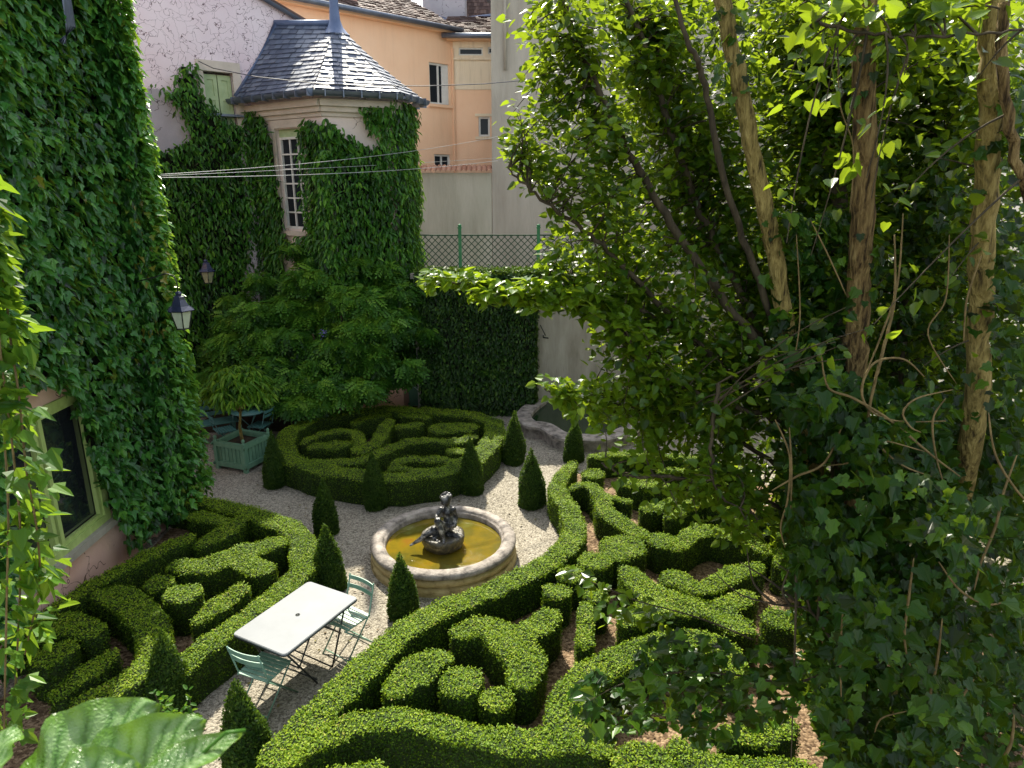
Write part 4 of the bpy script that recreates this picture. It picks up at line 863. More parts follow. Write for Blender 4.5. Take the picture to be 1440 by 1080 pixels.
hedge('upright scroll of box leaning right in the heart of the oval', [('c', [(508, 632), (528, 622), (538, 604), (548, 590)], [.2, .2, .2, .16], S_)], 0.48, GO, dtop=3600, dside=2200)
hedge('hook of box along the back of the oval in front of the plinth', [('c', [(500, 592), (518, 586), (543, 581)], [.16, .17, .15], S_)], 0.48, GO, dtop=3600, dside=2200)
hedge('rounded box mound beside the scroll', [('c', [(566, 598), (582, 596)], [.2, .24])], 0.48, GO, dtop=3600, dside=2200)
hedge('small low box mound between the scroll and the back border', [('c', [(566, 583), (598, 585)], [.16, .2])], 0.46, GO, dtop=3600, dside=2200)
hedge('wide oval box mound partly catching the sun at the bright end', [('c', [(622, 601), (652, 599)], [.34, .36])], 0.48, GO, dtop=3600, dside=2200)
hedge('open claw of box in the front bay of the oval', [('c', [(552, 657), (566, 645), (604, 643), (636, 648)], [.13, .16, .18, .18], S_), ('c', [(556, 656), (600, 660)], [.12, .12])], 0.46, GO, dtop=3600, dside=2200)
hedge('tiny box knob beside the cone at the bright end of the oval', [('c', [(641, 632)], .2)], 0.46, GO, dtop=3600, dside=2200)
b = MB(); path = [P(*q) for q in ((392, 655), (520, 697), (560, 695), (640, 682), (705, 645))]
b.tube([p + np.array([0, -0.02, 0.05]) for p in path], 0.05, 6); tag(b.build('bed_edging', M['edging'], None), 'rusty edging strip along the front foot of the oval parterre', 'edging')

# ------------------------------------------------------------------ clipped yew cones
def cone_shrub(px, h, r, label):
    c = P(*px); b = MB()
    rad = lambda t: r * np.clip((1 - t ** 1.7) ** 0.85, 0.0, 1) * (0.86 + 0.2 * np.sin(np.clip(t * 3.0 + 0.35, 0, PI)))
    prof = [(max(0.004, float(rad(np.array(t))) - 0.03), t * (h - 0.04)) for t in np.linspace(0, 1, 14)]
    b.lathe((c[0], c[1], 0), prof, 20, 1)
    n = 8200; t = 1 - np.sqrt(rng.random(n)) ; a = rng.random(n) * 2 * PI
    tl = 0.05 * np.sin(3 * a + 7 * t + px[0]) + 0.05 * np.sin(2 * a - 11 * t + px[1] * 1.7); lx, ly = 0.03 * math.sin(px[0] * 3.3), 0.03 * math.cos(px[1] * 2.1)
    R_ = rad(t) * (1 + tl) - 0.01 + rng.normal(size=n) * 0.008
    p = np.stack([c[0] + R_ * np.cos(a) + lx * t, c[1] + R_ * np.sin(a) + ly * t, t * h], 1)
    nrm = np.stack([np.cos(a), np.sin(a), np.full(n, 0.35)], 1)
    b.leaves(p, rnd3(n) * 0.6 + nrm, rnd3(n) * 0.6 + nrm * 0.5 + np.array([0, 0, 0.9]), 0.034 * rng.uniform(0.6, 1.3, n), L_BOX, 0, np.clip(rng.normal(0.5, 0.25, n), 0, 1))
    o = b.build('cone_topiary', [M['yew'], M['boxcore']], None, (c[0], c[1], 0))
    tag(o, label, 'topiary', 'clipped yew cones along the gravel paths')
for a in (((748, 710), 1.08, .25, 'bright edged yew cone touching the serpentine hedge beyond the fountain'),
          ((722, 650), 1.10, .24, 'yew cone at the sunlit corner of the oval parterre'),
          ((664, 692), 1.08, .22, 'yew cone against the oval hedge right behind the fountain statue'),
          ((529, 713), 1.05, .21, 'shaded yew cone at the front angle of the oval parterre'),
          ((387, 683), 1.10, .21, 'dark yew cone between the green planter and the oval parterre'),
          ((459, 750), 0.98, .20, 'farther of two yew cones behind the folding table, pale green tip'),
          ((466, 828), 1.02, .22, 'nearer yew cone directly behind the chair at the far end of the table'),
          ((569, 866), 0.93, .20, 'pointed yew cone in front of the fountain rim'),
          ((242, 1000), 1.02, .24, 'broad yew cone at the near corner of the wall side parterre'),
          ((350, 1078), 1.02, .23, 'yew cone at the bottom edge in front of the slatted chair'),
          ((806, 648), 0.92, .21, 'small yew cone in front of the scalloped basin')): cone_shrub(*a)

# ------------------------------------------------------------------ round fountain with bronze figure
q1, q2 = P(625, 718.3, .34), P(625, 795.7, .34)
FC = np.array([(q1[0] + q2[0]) / 2 - 0.01, (q1[1] + q2[1]) / 2, 0])
fo = empty('fountain', 'round stone fountain of yellow water with a bronze boy seated on a bowl', 'fountain', loc=tuple(FC))
RI = (P(708, 757, .34)[0] - P(545, 757, .34)[0]) / 2; RO = (P(724.5, 757, .28)[0] - P(522.5, 757, .28)[0]) / 2
b = MB(); rc = (RI + RO) / 2; hw = (RO - RI) / 2
b.lathe(FC, [(RI, 0.18), (RI, 0.27), (RI + 0.012, 0.295), (RI + 0.03, 0.30), (RI + 0.035, 0.32), (RI + 0.06, 0.338), (rc, 0.348), (RO - 0.05, 0.338), (RO - 0.012, 0.312), (RO, 0.285), (RO - 0.008, 0.255), (RO - 0.04, 0.238)], 96)
b.build('rim', M['stone'], fo)
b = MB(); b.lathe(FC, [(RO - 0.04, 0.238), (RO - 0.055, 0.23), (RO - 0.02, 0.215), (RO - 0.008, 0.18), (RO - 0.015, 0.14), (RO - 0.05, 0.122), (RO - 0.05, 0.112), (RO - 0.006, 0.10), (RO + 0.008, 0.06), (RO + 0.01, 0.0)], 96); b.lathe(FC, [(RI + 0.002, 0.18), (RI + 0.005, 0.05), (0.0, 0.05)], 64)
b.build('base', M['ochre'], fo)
b = MB(); b.lathe(FC, [(RI + 0.004, 0.215), (RI * 0.66, 0.216), (RI * 0.33, 0.216), (0.0, 0.216)], 64); b.build('water', M['water'], fo)
BC = PY(622, 756, 0.0 + FC[1] + 0.06); BC = np.array([P(623, 760, .32)[0], P(623, 760, .32)[1] + 0.02, -0.10])
b = MB(); b.lathe(BC, [(0.05, 0.24), (0.20, 0.27), (0.28, 0.34), (0.315, 0.42), (0.325, 0.50), (0.315, 0.525), (0.28, 0.535), (0.18, 0.53), (0.0, 0.53)], 40, wob=0.015); b.build('bowl', M['bowlstone'], fo)
# figure: tapered capsules fused by a voxel remesh into one continuous body
fb = MB(); bx, by, bz = BC[0], BC[1], 0.43
def cap(p, r): fb.tube([np.array([bx, by, bz]) + np.array(q) for q in p], r, 10); [fb.ball(np.array([bx, by, bz]) + np.array(p[i]), r[i], nu=10, nv=8) for i in range(len(p))]
fs = 1.2
pel = (0.06, 0.04, 0.07)
cap([pel, (0.075, 0.06, 0.17), (0.065, 0.06, 0.27), (0.055, 0.045, 0.33)], [.082, .070, .080, .045])          # trunk
cap([(0.055, 0.045, 0.33), (0.05, 0.03, 0.375)], [.032, .030])                                                  # neck
fb.ball(np.array([bx + 0.045, by + 0.015, bz + 0.435]), (0.062, 0.068, 0.078)); fb.ball(np.array([bx + 0.05, by + 0.035, bz + 0.455]), (0.068, 0.07, 0.068))
fb.ball(np.array([bx + 0.025, by - 0.05, bz + 0.425]), (0.012, 0.016, 0.014))                                      # nose
for k in range(22):                                                                                                # curls
    a = random.uniform(0, 2 * PI); e = random.uniform(0.2, 1.4)
    fb.ball(np.array([bx + 0.05 + 0.066 * math.cos(a) * math.cos(e), by + 0.04 + 0.066 * math.sin(a) * math.cos(e), bz + 0.455 + 0.066 * math.sin(e)]), 0.02, nu=6, nv=5)
cap([(0.02, -0.01, 0.06), (-0.10, -0.08, 0.085), (-0.17, -0.10, 0.05)], [.060, .052, .042]); cap([(-0.17, -0.10, 0.05), (-0.28, -0.12, -0.03), (-0.325, -0.125, -0.055)], [.042, .030, .022]); cap([(-0.325, -0.125, -0.055), (-0.385, -0.15, -0.085)], [.022, .014])   # stretched leg
cap([(0.05, -0.02, 0.07), (-0.02, -0.14, 0.20), (-0.04, -0.17, 0.245)], [.062, .052, .046]); cap([(-0.04, -0.17, 0.245), (0.01, -0.19, 0.11), (0.03, -0.20, 0.02)], [.044, .036, .024]); cap([(0.03, -0.20, 0.02), (0.035, -0.27, 0.005)], [.024, .016])  # raised knee
cap([(0.135, 0.05, 0.30), (0.165, 0.06, 0.19), (0.15, 0.0, 0.10)], [.034, .027, .024]); cap([(0.15, 0.0, 0.10), (0.10, -0.08, 0.13)], [.024, .018])  # right arm folded
cap([(-0.02, 0.03, 0.31), (-0.07, -0.04, 0.25), (-0.055, -0.14, 0.27)], [.034, .027, .020])                           # arm on the knee
for k in range(4): cap([(-0.055 + 0.012 * k, -0.15, 0.285), (-0.05 + 0.013 * k, -0.185, 0.285), (-0.05 + 0.013 * k, -0.205, 0.262)], [.008, .007, .006])
cap([(0.08, -0.05, 0.01), (0.15, -0.09, 0.015), (0.2, -0.11, 0.0)], [.045, .035, .022])                                # drapery
cap([(-0.02, 0.0, 0.01), (-0.10, -0.13, 0.0), (-0.05, -0.2, 0.0)], [.045, .03, .022])
cap([(0.18, -0.04, 0.0), (0.26, -0.05, -0.02)], [.028, .014])
fb.V = [np.array([bx, by, bz]) + (np.asarray(v) - np.array([bx, by, bz])) * fs for v in fb.V]
fig = fb.build('statue', M['bronze'], fo)
md = fig.modifiers.new('fuse', 'REMESH'); md.mode = 'VOXEL'; md.voxel_size = 0.006; md.use_smooth_shade = True
ms = fig.modifiers.new('soften', 'SMOOTH'); ms.factor = 0.5; ms.iterations = 2

# ------------------------------------------------------------------ folding table
tc = [P(*q, .72) for q in ((327.5, 891), (435, 815.5), (504, 841), (398, 922.5))]
TC = sum(tc) / 4; tang = math.atan2(*((tc[1] + tc[2] - tc[0] - tc[3])[[1, 0]])); TL, TW = 1.17, 0.775
tb = empty('folding_table', 'pale grey rectangular folding table with parasol hole, standing on the gravel', 'table', loc=(TC[0], TC[1], 0), rot=tang)
b = MB()
def rrect(L, W, r, n=6):
    o = []
    for cx_, cy_, a0 in ((L / 2 - r, W / 2 - r, 0), (-L / 2 + r, W / 2 - r, PI / 2), (-L / 2 + r, -W / 2 + r, PI), (L / 2 - r, -W / 2 + r, 1.5 * PI)):
        for k in range(n + 1): a = a0 + PI / 2 * k / n; o.append((cx_ + r * math.cos(a), cy_ + r * math.sin(a)))
    return o
b.prism(rrect(TL, TW, 0.05), 0.700, 0.716); b.prism(rrect(TL - 0.012, TW - 0.012, 0.046), 0.716, 0.7205)
top = b.build('tabletop', M['tabletop'], tb, local=True)
b = MB(); b.lathe((0, 0, 0.7215), [(0.026, 0), (0.026, 0.003), (0.019, 0.003), (0.019, 0), (0.0, -0.0002)], 20); b.build('parasol_hole', M['iron'], top, local=True)
b = MB(); 
o_ = rrect(TL - 0.004, TW - 0.004, 0.05); b.tube([(x, y, 0.692) for x, y in o_ + o_[:1]], 0.009, 6); b.build('edge_frame', M['iron'], tb, local=True)
for sx in (-1, 1):
    for sy in (-1, 1):
        b = MB(); b.tube([(sx * 0.52, sy * 0.30, 0.69), (sx * 0.12, sy * 0.33, 0.01), ], 0.011, 8) if sy * sx > 0 else b.tube([(sx * 0.50, sy * 0.27, 0.69), (sx * 0.16, sy * 0.30, 0.01)], 0.011, 8)
        b.build('leg', M['iron'], tb, local=True)
for sx in (-1, 1):
    b = MB(); b.tube([(sx * 0.12 + (0.0), -0.33, 0.06), (sx * 0.14, 0.31, 0.06)], 0.009, 6); b.tube([(sx * 0.34, -0.31, 0.36), (sx * 0.34, 0.31, 0.36)], 0.009, 6); b.tube([(sx * 0.34, -0.31, 0.36), (sx * 0.02, -0.26, 0.69)], 0.009, 6)
    b.build('stretcher', M['iron'], tb, local=True)

# ------------------------------------------------------------------ slatted folding chairs
def chair(label, pos, rot, mat, group):
    t = empty('folding_chair', label, 'chair', group, (pos[0], pos[1], 0), rot)
    b = MB()
    for k in range(7): b.box((0, -0.165 + k * 0.055, 0.452), (0.40, 0.040, 0.012))
    b.tube([(-0.19, -0.19, 0.44), (-0.19, 0.20, 0.44)], 0.009, 6); b.tube([(0.19, -0.19, 0.44), (0.19, 0.20, 0.44)], 0.009, 6)
    b.build('seat', mat, t, local=True)
    b = MB()
    for z, y in ((0.80, -0.262), (0.70, -0.232)):
        V = []
        m = 8
        for k in range(m + 1):
            x = -0.21 + 0.42 * k / m; yy = y - 0.03 * (1 - (x / 0.21) ** 2)
            for dz in (-0.027, 0.027):
                for dy in (0.0, 0.010): V.append((x, yy + dy, z + dz))
        Fs = []
        for k in range(m):
            a = 4 * k; c = a + 4; Fs += [(a, a + 2, c + 2, c), (a + 1, c + 1, c + 3, a + 3), (a, c, c + 1, a + 1), (a + 2, a + 3, c + 3, c + 2)]
        Fs += [(0, 1, 3, 2), (4 * m, 4 * m + 2, 4 * m + 3, 4 * m + 1)]
        b.add(V, Fs)
    b.build('backrest', mat, t, local=True)
    for s in (-1, 1):
        b = MB(); b.tube([(s * 0.20, -0.27, 0.84), (s * 0.20, -0.17, 0.47), (s * 0.20, 0.24, 0.0)], 0.0095, 8); b.build('leg', mat, t, local=True)
        b = MB(); b.tube([(s * 0.18, 0.20, 0.44), (s * 0.18, -0.26, 0.0)], 0.0095, 8); b.build('leg', mat, t, local=True)
    b = MB(); b.tube([(-0.2, 0.20, 0.045), (0.2, 0.20, 0.045)], 0.008, 6); b.tube([(-0.18, -0.22, 0.04), (0.18, -0.22, 0.04)], 0.008, 6); b.build('stretcher', mat, t, local=True)
    return t
GC = 'green slatted folding chairs at the garden table'
p = P(372, 938, .45); chair('sage green slatted chair at the near end of the folding table', p, tang - PI / 2 + 0.1, M['chair'], GC)
p = P(488, 868, .45); chair('green slatted chair pushed under the far end of the table', p, tang + PI / 2 - 0.12, M['chair'], GC)
GT = 'teal furniture in the shaded corner'
p = P(316, 604, .45); chair('blue green folding chair beside the bench in deep shade', p, -0.9, M['chairteal'], GT)
p = P(366, 597, .45); chair('dark teal folding chair between the planter tree and the oval parterre', p, 1.35, M['chairteal'], GT)
p = P(350, 577, .72); rt = empty('bistro_table', 'round teal bistro table half hidden behind the planter tree', 'table', GT, (p[0], p[1], 0))
b = MB(); b.lathe((0, 0, 0), [(0, 0.705), (0.38, 0.705), (0.385, 0.72), (0.38, 0.73), (0, 0.731)], 32); b.build('tabletop', M['chairteal'], rt, local=True)
for k in range(3):
    a = k * 2 * PI / 3 + 0.3; b = MB(); b.tube([(0.3 * math.cos(a + PI), 0.3 * math.sin(a + PI), 0.70), (0.3 * math.cos(a), 0.3 * math.sin(a), 0.0)], 0.011, 8); b.build('leg', M['chairteal'], rt, local=True)
p = P(308, 600, .45); bn = empty('garden_bench', 'blue green slatted bench against the creeper in the shaded corner', 'bench', GT, (p[0] - 0.55, p[1] + 0.1, 0), 0.55)
b = MB()
for k in range(5): b.box((0, -0.17 + k * 0.088, 0.45), (1.7, 0.075, 0.03))
b.build('seat', M['chairteal'], bn, local=True)
b = MB()
for k in range(3): b.box((0, 0.25 + k * 0.03, 0.58 + k * 0.13), (1.7, 0.03, 0.09))
b.build('backrest', M['chairteal'], bn, local=True)
for sx in (-0.75, 0.75):
    b = MB(); b.box((sx, -0.16, 0.22), (0.06, 0.06, 0.43)); b.box((sx, 0.20, 0.22), (0.06, 0.06, 0.43)); b.box((sx, 0.02, 0.06), (0.05, 0.32, 0.05)); b.tube([(sx, 0.22, 0.42), (sx, 0.33, 0.92)], 0.025, 6); b.box((sx, 0.05, 0.64), (0.06, 0.5, 0.03)); b.tube([(sx, -0.17, 0.43), (sx, -0.17, 0.63)], 0.02, 6)
    b.build('leg', M['chairteal'], bn, local=True)

# ------------------------------------------------------------------ panelled planters
def planter(label, c, rot, wd, hgt, mat, stakes=False):
    t = empty('planter_box', label, 'planter', 'green wooden planter boxes', (c[0], c[1], 0), rot)
    h2 = wd / 2
    for k in range(4):
        a = k * PI / 2; ex = np.array([math.cos(a), math.sin(a), 0]); ey = np.array([-math.sin(a), math.cos(a), 0])
        b = MB(); m = 7
        for j in range(m): b.box(ey * ((j - (m - 1) / 2) * (wd - 0.1) / m) + ex * (h2 - 0.03) + np.array([0, 0, hgt * 0.55]), ((wd - 0.1) / m - 0.016, 0.024, hgt * 0.74), 0, axes=(ey, ex, (0, 0, 1)))
        b.box(ex * (h2 - 0.022) + np.array([0, 0, hgt - 0.045]), (wd - 0.07, 0.085, 0.09), 0, axes=(ey, ex, (0, 0, 1))); b.box(ex * (h2 - 0.022) + np.array([0, 0, 0.125]), (wd - 0.07, 0.085, 0.10), 0, axes=(ey, ex, (0, 0, 1)))
        b.box(ex * (h2 - 0.055) + np.array([0, 0, hgt * 0.5]), (wd - 0.07, 0.01, hgt * 0.8), 0, axes=(ey, ex, (0, 0, 1)))
        b.build('side_panel', mat, t, local=True)
    for sx in (-1, 1):
        for sy in (-1, 1):
            b = MB(); b.box((sx * (h2 - 0.02), sy * (h2 - 0.02), hgt / 2 + 0.01), (0.075, 0.075, hgt + 0.02)); b.lathe((sx * (h2 - 0.02), sy * (h2 - 0.02), hgt + 0.02), [(0.035, 0), (0.022, 0.02), (0.03, 0.045), (0.034, 0.07), (0.02, 0.095), (0, 0.1)], 12)
            for zz in (0.125, hgt - 0.045): b.tube([(sx * (h2 + 0.02), sy * (h2 + 0.02), zz - 0.03), (sx * (h2 + 0.035), sy * (h2 + 0.035), zz), (sx * (h2 + 0.02), sy * (h2 + 0.02), zz + 0.03)], 0.02, 8)
            b.build('corner_post', mat, t, local=True)
    b = MB(); b.box((0, 0, hgt - 0.12), (wd - 0.1, wd - 0.1, 0.04)); b.build('soil', M['earth'], t, local=True)
    if stakes:
        b = MB(); b.tube([(-0.3, -h2 - 0.02, hgt + 0.1), (0.33, -h2 - 0.03, 0.12)], 0.012, 6); b.tube([(0.05, -h2 - 0.02, hgt - 0.02), (0.36, -h2 - 0.03, 0.05)], 0.012, 6); b.build('stake', M['cable'], t, local=True)
    return t
pc = [P(*q) for q in ((345, 668), (312, 654), (377, 651))]
wd = float(np.linalg.norm(pc[2] - pc[0]) + np.linalg.norm(pc[1] - pc[0])) / 2
e = pc[2] - pc[0]; prot = math.atan2(e[1], e[0]); PC = (pc[1] + pc[2]) / 2
planter('sage green panelled planter box with ball finials on the gravel', PC, prot, wd, 0.58, M['planter'])
p2 = P(591, 574); PC2 = p2 + np.array([0.02, 0.33, 0]); planter('dark green planter box with crossed pale stakes beside the clipped hedge wall', PC2, 0.12, 0.62, 0.56, M['planterdark'], True)

# ------------------------------------------------------------------ scalloped basin under the wall
sb = empty('scalloped_basin', 'scalloped stone basin of dark water at the foot of the retaining wall', 'basin', loc=(1.6, 15.3, 0))
sp = [P(x, y, .32)[:2] for x, y in ((758, 566), (740, 573), (734, 584), (745, 594), (765, 597), (786, 609), (812, 613), (850, 613), (880, 604), (897, 592), (905, 572))]
sp = np.array(sp); sp[0, 1] = 16.28; sp[-1, 1] = 16.28; sp, _ = smooth(sp, np.ones(len(sp)), 6)
b = MB(); prof = [(-0.10, 0.0), (-0.10, 0.20), (-0.15, 0.22), (-0.15, 0.28), (-0.12, 0.305), (0.20, 0.305), (0.22, 0.28), (0.22, 0.05)]
V = []
for i in range(len(sp)):
    t = sp[min(i + 1, len(sp) - 1)] - sp[max(0, i - 1)]; t /= np.linalg.norm(t); nn = np.array([-t[1], t[0]])
    for d, z in prof: V.append((sp[i, 0] + nn[0] * d, sp[i, 1] + nn[1] * d, z))
m = len(prof); b.add(V, [(i * m + k, (i + 1) * m + k, (i + 1) * m + k + 1, i * m + k + 1) for i in range(len(sp) - 1) for k in range(m - 1)])
b.build('rim', M['stone'], sb)
b = MB(); b.add([(p[0], p[1], 0.2) for p in sp], [tuple(range(len(sp)))]); b.build('water', M['darkwater'], sb)

# ------------------------------------------------------------------ lanterns
def lantern(name, label, c, s, glass, group, arm):
    t = empty(name, label, 'lamp', group, tuple(c))
    b = MB(); n = 6
    b.lathe((0, 0, 0), [(0.185 * s, 0.0), (0.195 * s, 0.015 * s), (0.125 * s, 0.07 * s), (0.085 * s, 0.16 * s), (0.075 * s, 0.20 * s), (0.035 * s, 0.22 * s), (0.05 * s, 0.245 * s), (0.03 * s, 0.27 * s), (0, 0.275 * s)], n, 0, None, False); b.build('cap', M['lampcap'], t, local=True)
    b = MB(); b.lathe((0, 0, 0), [(0.150 * s, 0.0), (0.09 * s, -0.24 * s), (0.0, -0.24 * s)], n, 0, None, False); b.build('glass', glass, t, local=True)
    b = MB()
    for k in range(n): a = 2 * PI * k / n; b.tube([(0.153 * s * math.cos(a), 0.153 * s * math.sin(a), 0), (0.092 * s * math.cos(a), 0.092 * s * math.sin(a), -0.245 * s)], 0.008 * s, 5)
    b.lathe((0, 0, -0.245 * s), [(0.0, 0), (0.1 * s, 0), (0.1 * s, -0.015 * s), (0, -0.02 * s)], n); b.build('frame', M['iron'], t, local=True)
    b = MB(); b.tube(arm, 0.009, 6); b.build('bracket', M['iron'], t, local=True)
c1 = PY(254, 437, 9.7)
lantern('wall_lantern', 'navy capped lantern with frosted panes hanging at the creeper corner', c1, 1.02, M['lampglass'], 'garden lanterns', [(0, 0, 0.27), (0.0, 0, 0.40), (-0.03, 0, 0.50), (-0.14, 0, 0.53), (-0.30, 0, 0.48), (-0.55, 0, 0.42)])
c2 = PY(291, 382, 15.4)
lantern('wall_lantern', 'older navy lantern with a flat brim and cloudy panes deep in the creeper', c2, 1.0, M['lampglassold'], 'garden lanterns', [(0, 0, 0.27), (0, 0.1, 0.45), (-0.1, 0.5, 0.5), (-0.25, 0.8, 0.4)])
c3 = PY(835, 288, 16.4)
lantern('post_lantern', 'blue capped lantern above the lattice fence, half veiled by leaves', c3, 1.15, M['lampglass'], 'garden lanterns', [(0, 0, -0.25), (0, 0.06, -0.5), (0, 0.16, -0.7), (0, 0.19, -1.5)])

# ------------------------------------------------------------------ overhead cables
def wire(label, pts, r, mat, sagm=0.0):
    a, c = np.array(pts[0]), np.array(pts[-1]); b = MB()
    if len(pts) == 2: pts = [a + (c - a) * t - np.array([0, 0, 4 * sagm * t * (1 - t)]) for t in np.linspace(0, 1, 24)]
    b.tube(pts, r, 5); tag(b.build('overhead_cable', mat, None), label, 'cable', 'cables strung over the garden')
wa = np.array([-5.4, 10.4, 5.55])
wire('pale cable rising from the creeper corner, uppermost of the bundle across the tower window', [wa, PY(700, 192, 20)], 0.0045, M['cable'], 0.12)
wire('pale cable of the bundle, sagging lowest across the tower window', [wa + np.array([0, 0, -0.03]), PY(700, 226, 20)], 0.0055, M['cable'], 0.10)
wire('thin pale cable running between the other two strands of the bundle', [wa + np.array([0, 0, -0.015]), PY(700, 222, 22)], 0.004, M['cable'], 0.02)
wire('dark twisted cable sweeping from the green shutters past the slate roof eaves', [PY(279, 86, 16.2), PY(300, 96, 16), PY(360, 108, 15.4), PY(440, 117, 14.9), PY(520, 120.5, 15.0), PY(600, 121, 15.6), PY(680, 118, 16.6), PY(760, 111, 18)], 0.010, M['cabledark'])
# ------------------------------------------------------------------ creeper on walls
def creeper(name, label, faces, mat, size, dens, cat='creeper', tmpl=L_IVY, layers=3, core=True, extra=None, group=None, stems=0):
    """faces: list of (O, U, n, L, z0, z1, thick, include polys | None, exclude polys)."""
    b = MB()
    for (O, U, n, L, z0, z1, thick, inc, exc) in faces:
        O = np.array([O[0], O[1], 0.0]); U = np.array([U[0], U[1], 0.0]); n = np.array([n[0], n[1], 0.0])
        def mask(Q, grow=0):
            x, y = proj(Q); ok = np.ones(len(Q), bool)
            if inc: ok = np.any([inpoly(x, y, p) for p in inc], axis=0)
            for p in exc or []: ok &= ~inpoly(x, y, p)
            return ok
        N = int(L * (z1 - z0) * dens)
        u = rng.random(N) * L; z = z0 + rng.random(N) * (z1 - z0)
        Q = O + u[:, None] * U; Q[:, 2] = z
        j = rng.normal(size=(N, 1)) * 0.05
        keep = mask(Q + j * U); Q = Q[keep]; N = len(Q)
        if N == 0: continue
        lum = 0.5 + 0.5 * lump(Q, 1.6); fine = 0.5 + 0.5 * lump(Q + 3.1, 5.0)
        surf_d = thick * (0.30 + 0.62 * lum + 0.34 * fine)
        dep = surf_d * (1 - 0.62 * rng.random(N) ** 1.8)
        Pn = Q + dep[:, None] * n
        nr = n[None, :] * 0.7 + np.array([0, 0, 0.55]) + rnd3(N) * 0.42
        T_ = np.array([0, 0, -1.0]) + n[None, :] * 0.25 + rnd3(N) * 0.32
        big = 1 + 0.25 * lump(Q + 7.7, 1.1)
        b.leaves(Pn, nr, T_, size * big * rng.uniform(0.55, 1.3, N), tmpl, 0, np.clip(0.35 + 0.3 * fine + rng.normal(size=N) * 0.2 - 0.05, 0, 1))
        if core:
            cs = 0.12; nu, nz = int(L / cs), int((z1 - z0) / cs)
            uu, zz = np.meshgrid((np.arange(nu + 1)) * L / nu, z0 + np.arange(nz + 1) * (z1 - z0) / nz, indexing='ij')
            G_ = O + uu.reshape(-1, 1) * U; G_[:, 2] = zz.ravel()
            lm = 0.5 + 0.5 * lump(G_, 1.6)
            Vv = G_ + (0.012 + thick * (0.08 + 0.22 * lm))[:, None] * n + rng.normal(size=G_.shape) * 0.01
            cu, cz = np.meshgrid((np.arange(nu) + .5) * L / nu, z0 + (np.arange(nz) + .5) * (z1 - z0) / nz, indexing='ij')
            Cn = O + cu.reshape(-1, 1) * U; Cn[:, 2] = cz.ravel()
            ok = mask(Cn).reshape(nu, nz)
            okp = np.pad(ok, 1); ok = ok & okp[:-2, 1:-1] & okp[2:, 1:-1] & okp[1:-1, :-2] & okp[1:-1, 2:] if (inc or exc) else ok
            I, J = np.nonzero(ok); id_ = np.arange((nu + 1) * (nz + 1)).reshape(nu + 1, nz + 1)
            q = np.stack([id_[I, J], id_[I + 1, J], id_[I + 1, J + 1], id_[I, J + 1]], 1)
            b.arr(Vv, q.ravel(), np.full(len(q), 4), 1)
    if extra: extra(b)
    o = b.build(name, [mat, M['ivycore']])
    return tag(o, label, cat, group)

# dense creeper on the house with the lime window
EXW = [[(-20, 545), (62, 540), (92, 562), (106, 612), (116, 662), (142, 718), (160, 752), (176, 790), (176, 960), (-20, 960)], [(232, 716), (250, 716), (252, 760), (234, 758)]]
def corner(b):
    n = 17000; z = 0.35 + rng.random(n) * 8.9; a = rng.random(n) * PI / 2 * 1.3 - 0.3
    ry = np.interp(z, [0, 1.4, 3.3, 5.5, 7.8, 9], [0.95, 0.92, 0.74, 0.54, 0.22, 0.15]); rx = 0.50
    q0 = np.stack([a, z * 0 + 3, z], 1)
    f = (1 + 0.22 * lump(q0, 1.3) + 0.12 * lump(q0 + 5, 4.0)) * (1 - 0.7 * rng.random(n) ** 2.2)
    p = np.stack([HX + np.cos(a) * rx * f - 0.02, 10.0 + np.sin(a) * ry * f, z], 1)
    zz = np.linspace(0.1, 9.2, 40); r3 = np.interp(zz, [0, 1.4, 3.3, 5.5, 7.8, 9], [0.95, 0.92, 0.74, 0.54, 0.22, 0.15]) * 0.62
    V = np.concatenate([np.stack([HX + np.full(40, 0.20 * math.cos(t)), 10.0 + math.sin(t) * r3, zz], 1) for t in np.linspace(-0.2, PI / 2 + 0.4, 7)])
    b.add(V, [(i * 40 + j, i * 40 + j + 1, (i + 1) * 40 + j + 1, (i + 1) * 40 + j) for i in range(6) for j in range(39)], 1)
    # loose shoots standing off the corner
    g = 420; zc_ = 0.5 + rng.random(g) * 8.4; ac = rng.random(g) * 1.5 - 0.1; k = 9
    zz2 = (zc_[:, None] + rng.normal(size=(g, k)) * .09).ravel(); aa = (ac[:, None] + rng.normal(size=(g, k)) * .06).ravel(); ff = (rng.uniform(1.0, 1.25, g)[:, None] + rng.random((g, k)) * .22).ravel()
    r4 = np.interp(zz2, [0, 1.4, 3.3, 5.5, 7.8, 9], [0.95, 0.92, 0.74, 0.54, 0.26, 0.2])
    p2 = np.stack([HX + np.cos(aa) * rx * ff, 10.0 + np.sin(aa) * r4 * ff + .03, zz2], 1); n2 = np.stack([np.cos(aa) * .4, np.sin(aa) * .7, np.full(g * k, 0.7)], 1)
    b.leaves(p2, n2 + rnd3(g * k) * .35, np.array([.25, .1, -.9]) + rnd3(g * k) * .4, .115 * rng.uniform(.6, 1.25, g * k), L_IVY, 0, np.clip(rng.normal(.75, .2, g * k), 0, .94))
    nr = np.stack([np.cos(a), np.sin(a), np.full(n, 0.5)], 1)
    b.leaves(p, nr + rnd3(n) * 0.3, np.array([0, 0, -1.0]) + nr * 0.35 + rnd3(n) * 0.3, 0.12 * rng.uniform(0.55, 1.3, n), L_IVY, 0)
creeper('house_creeper', 'dense dark green three lobed creeper cloaking the window house wall, its far edge sunlit', [((HX, 4.6), (0, 1), (1, 0), 5.5, 0.3, 9.3, 0.36, None, EXW)], M['ivy'], 0.13, 480, extra=corner)
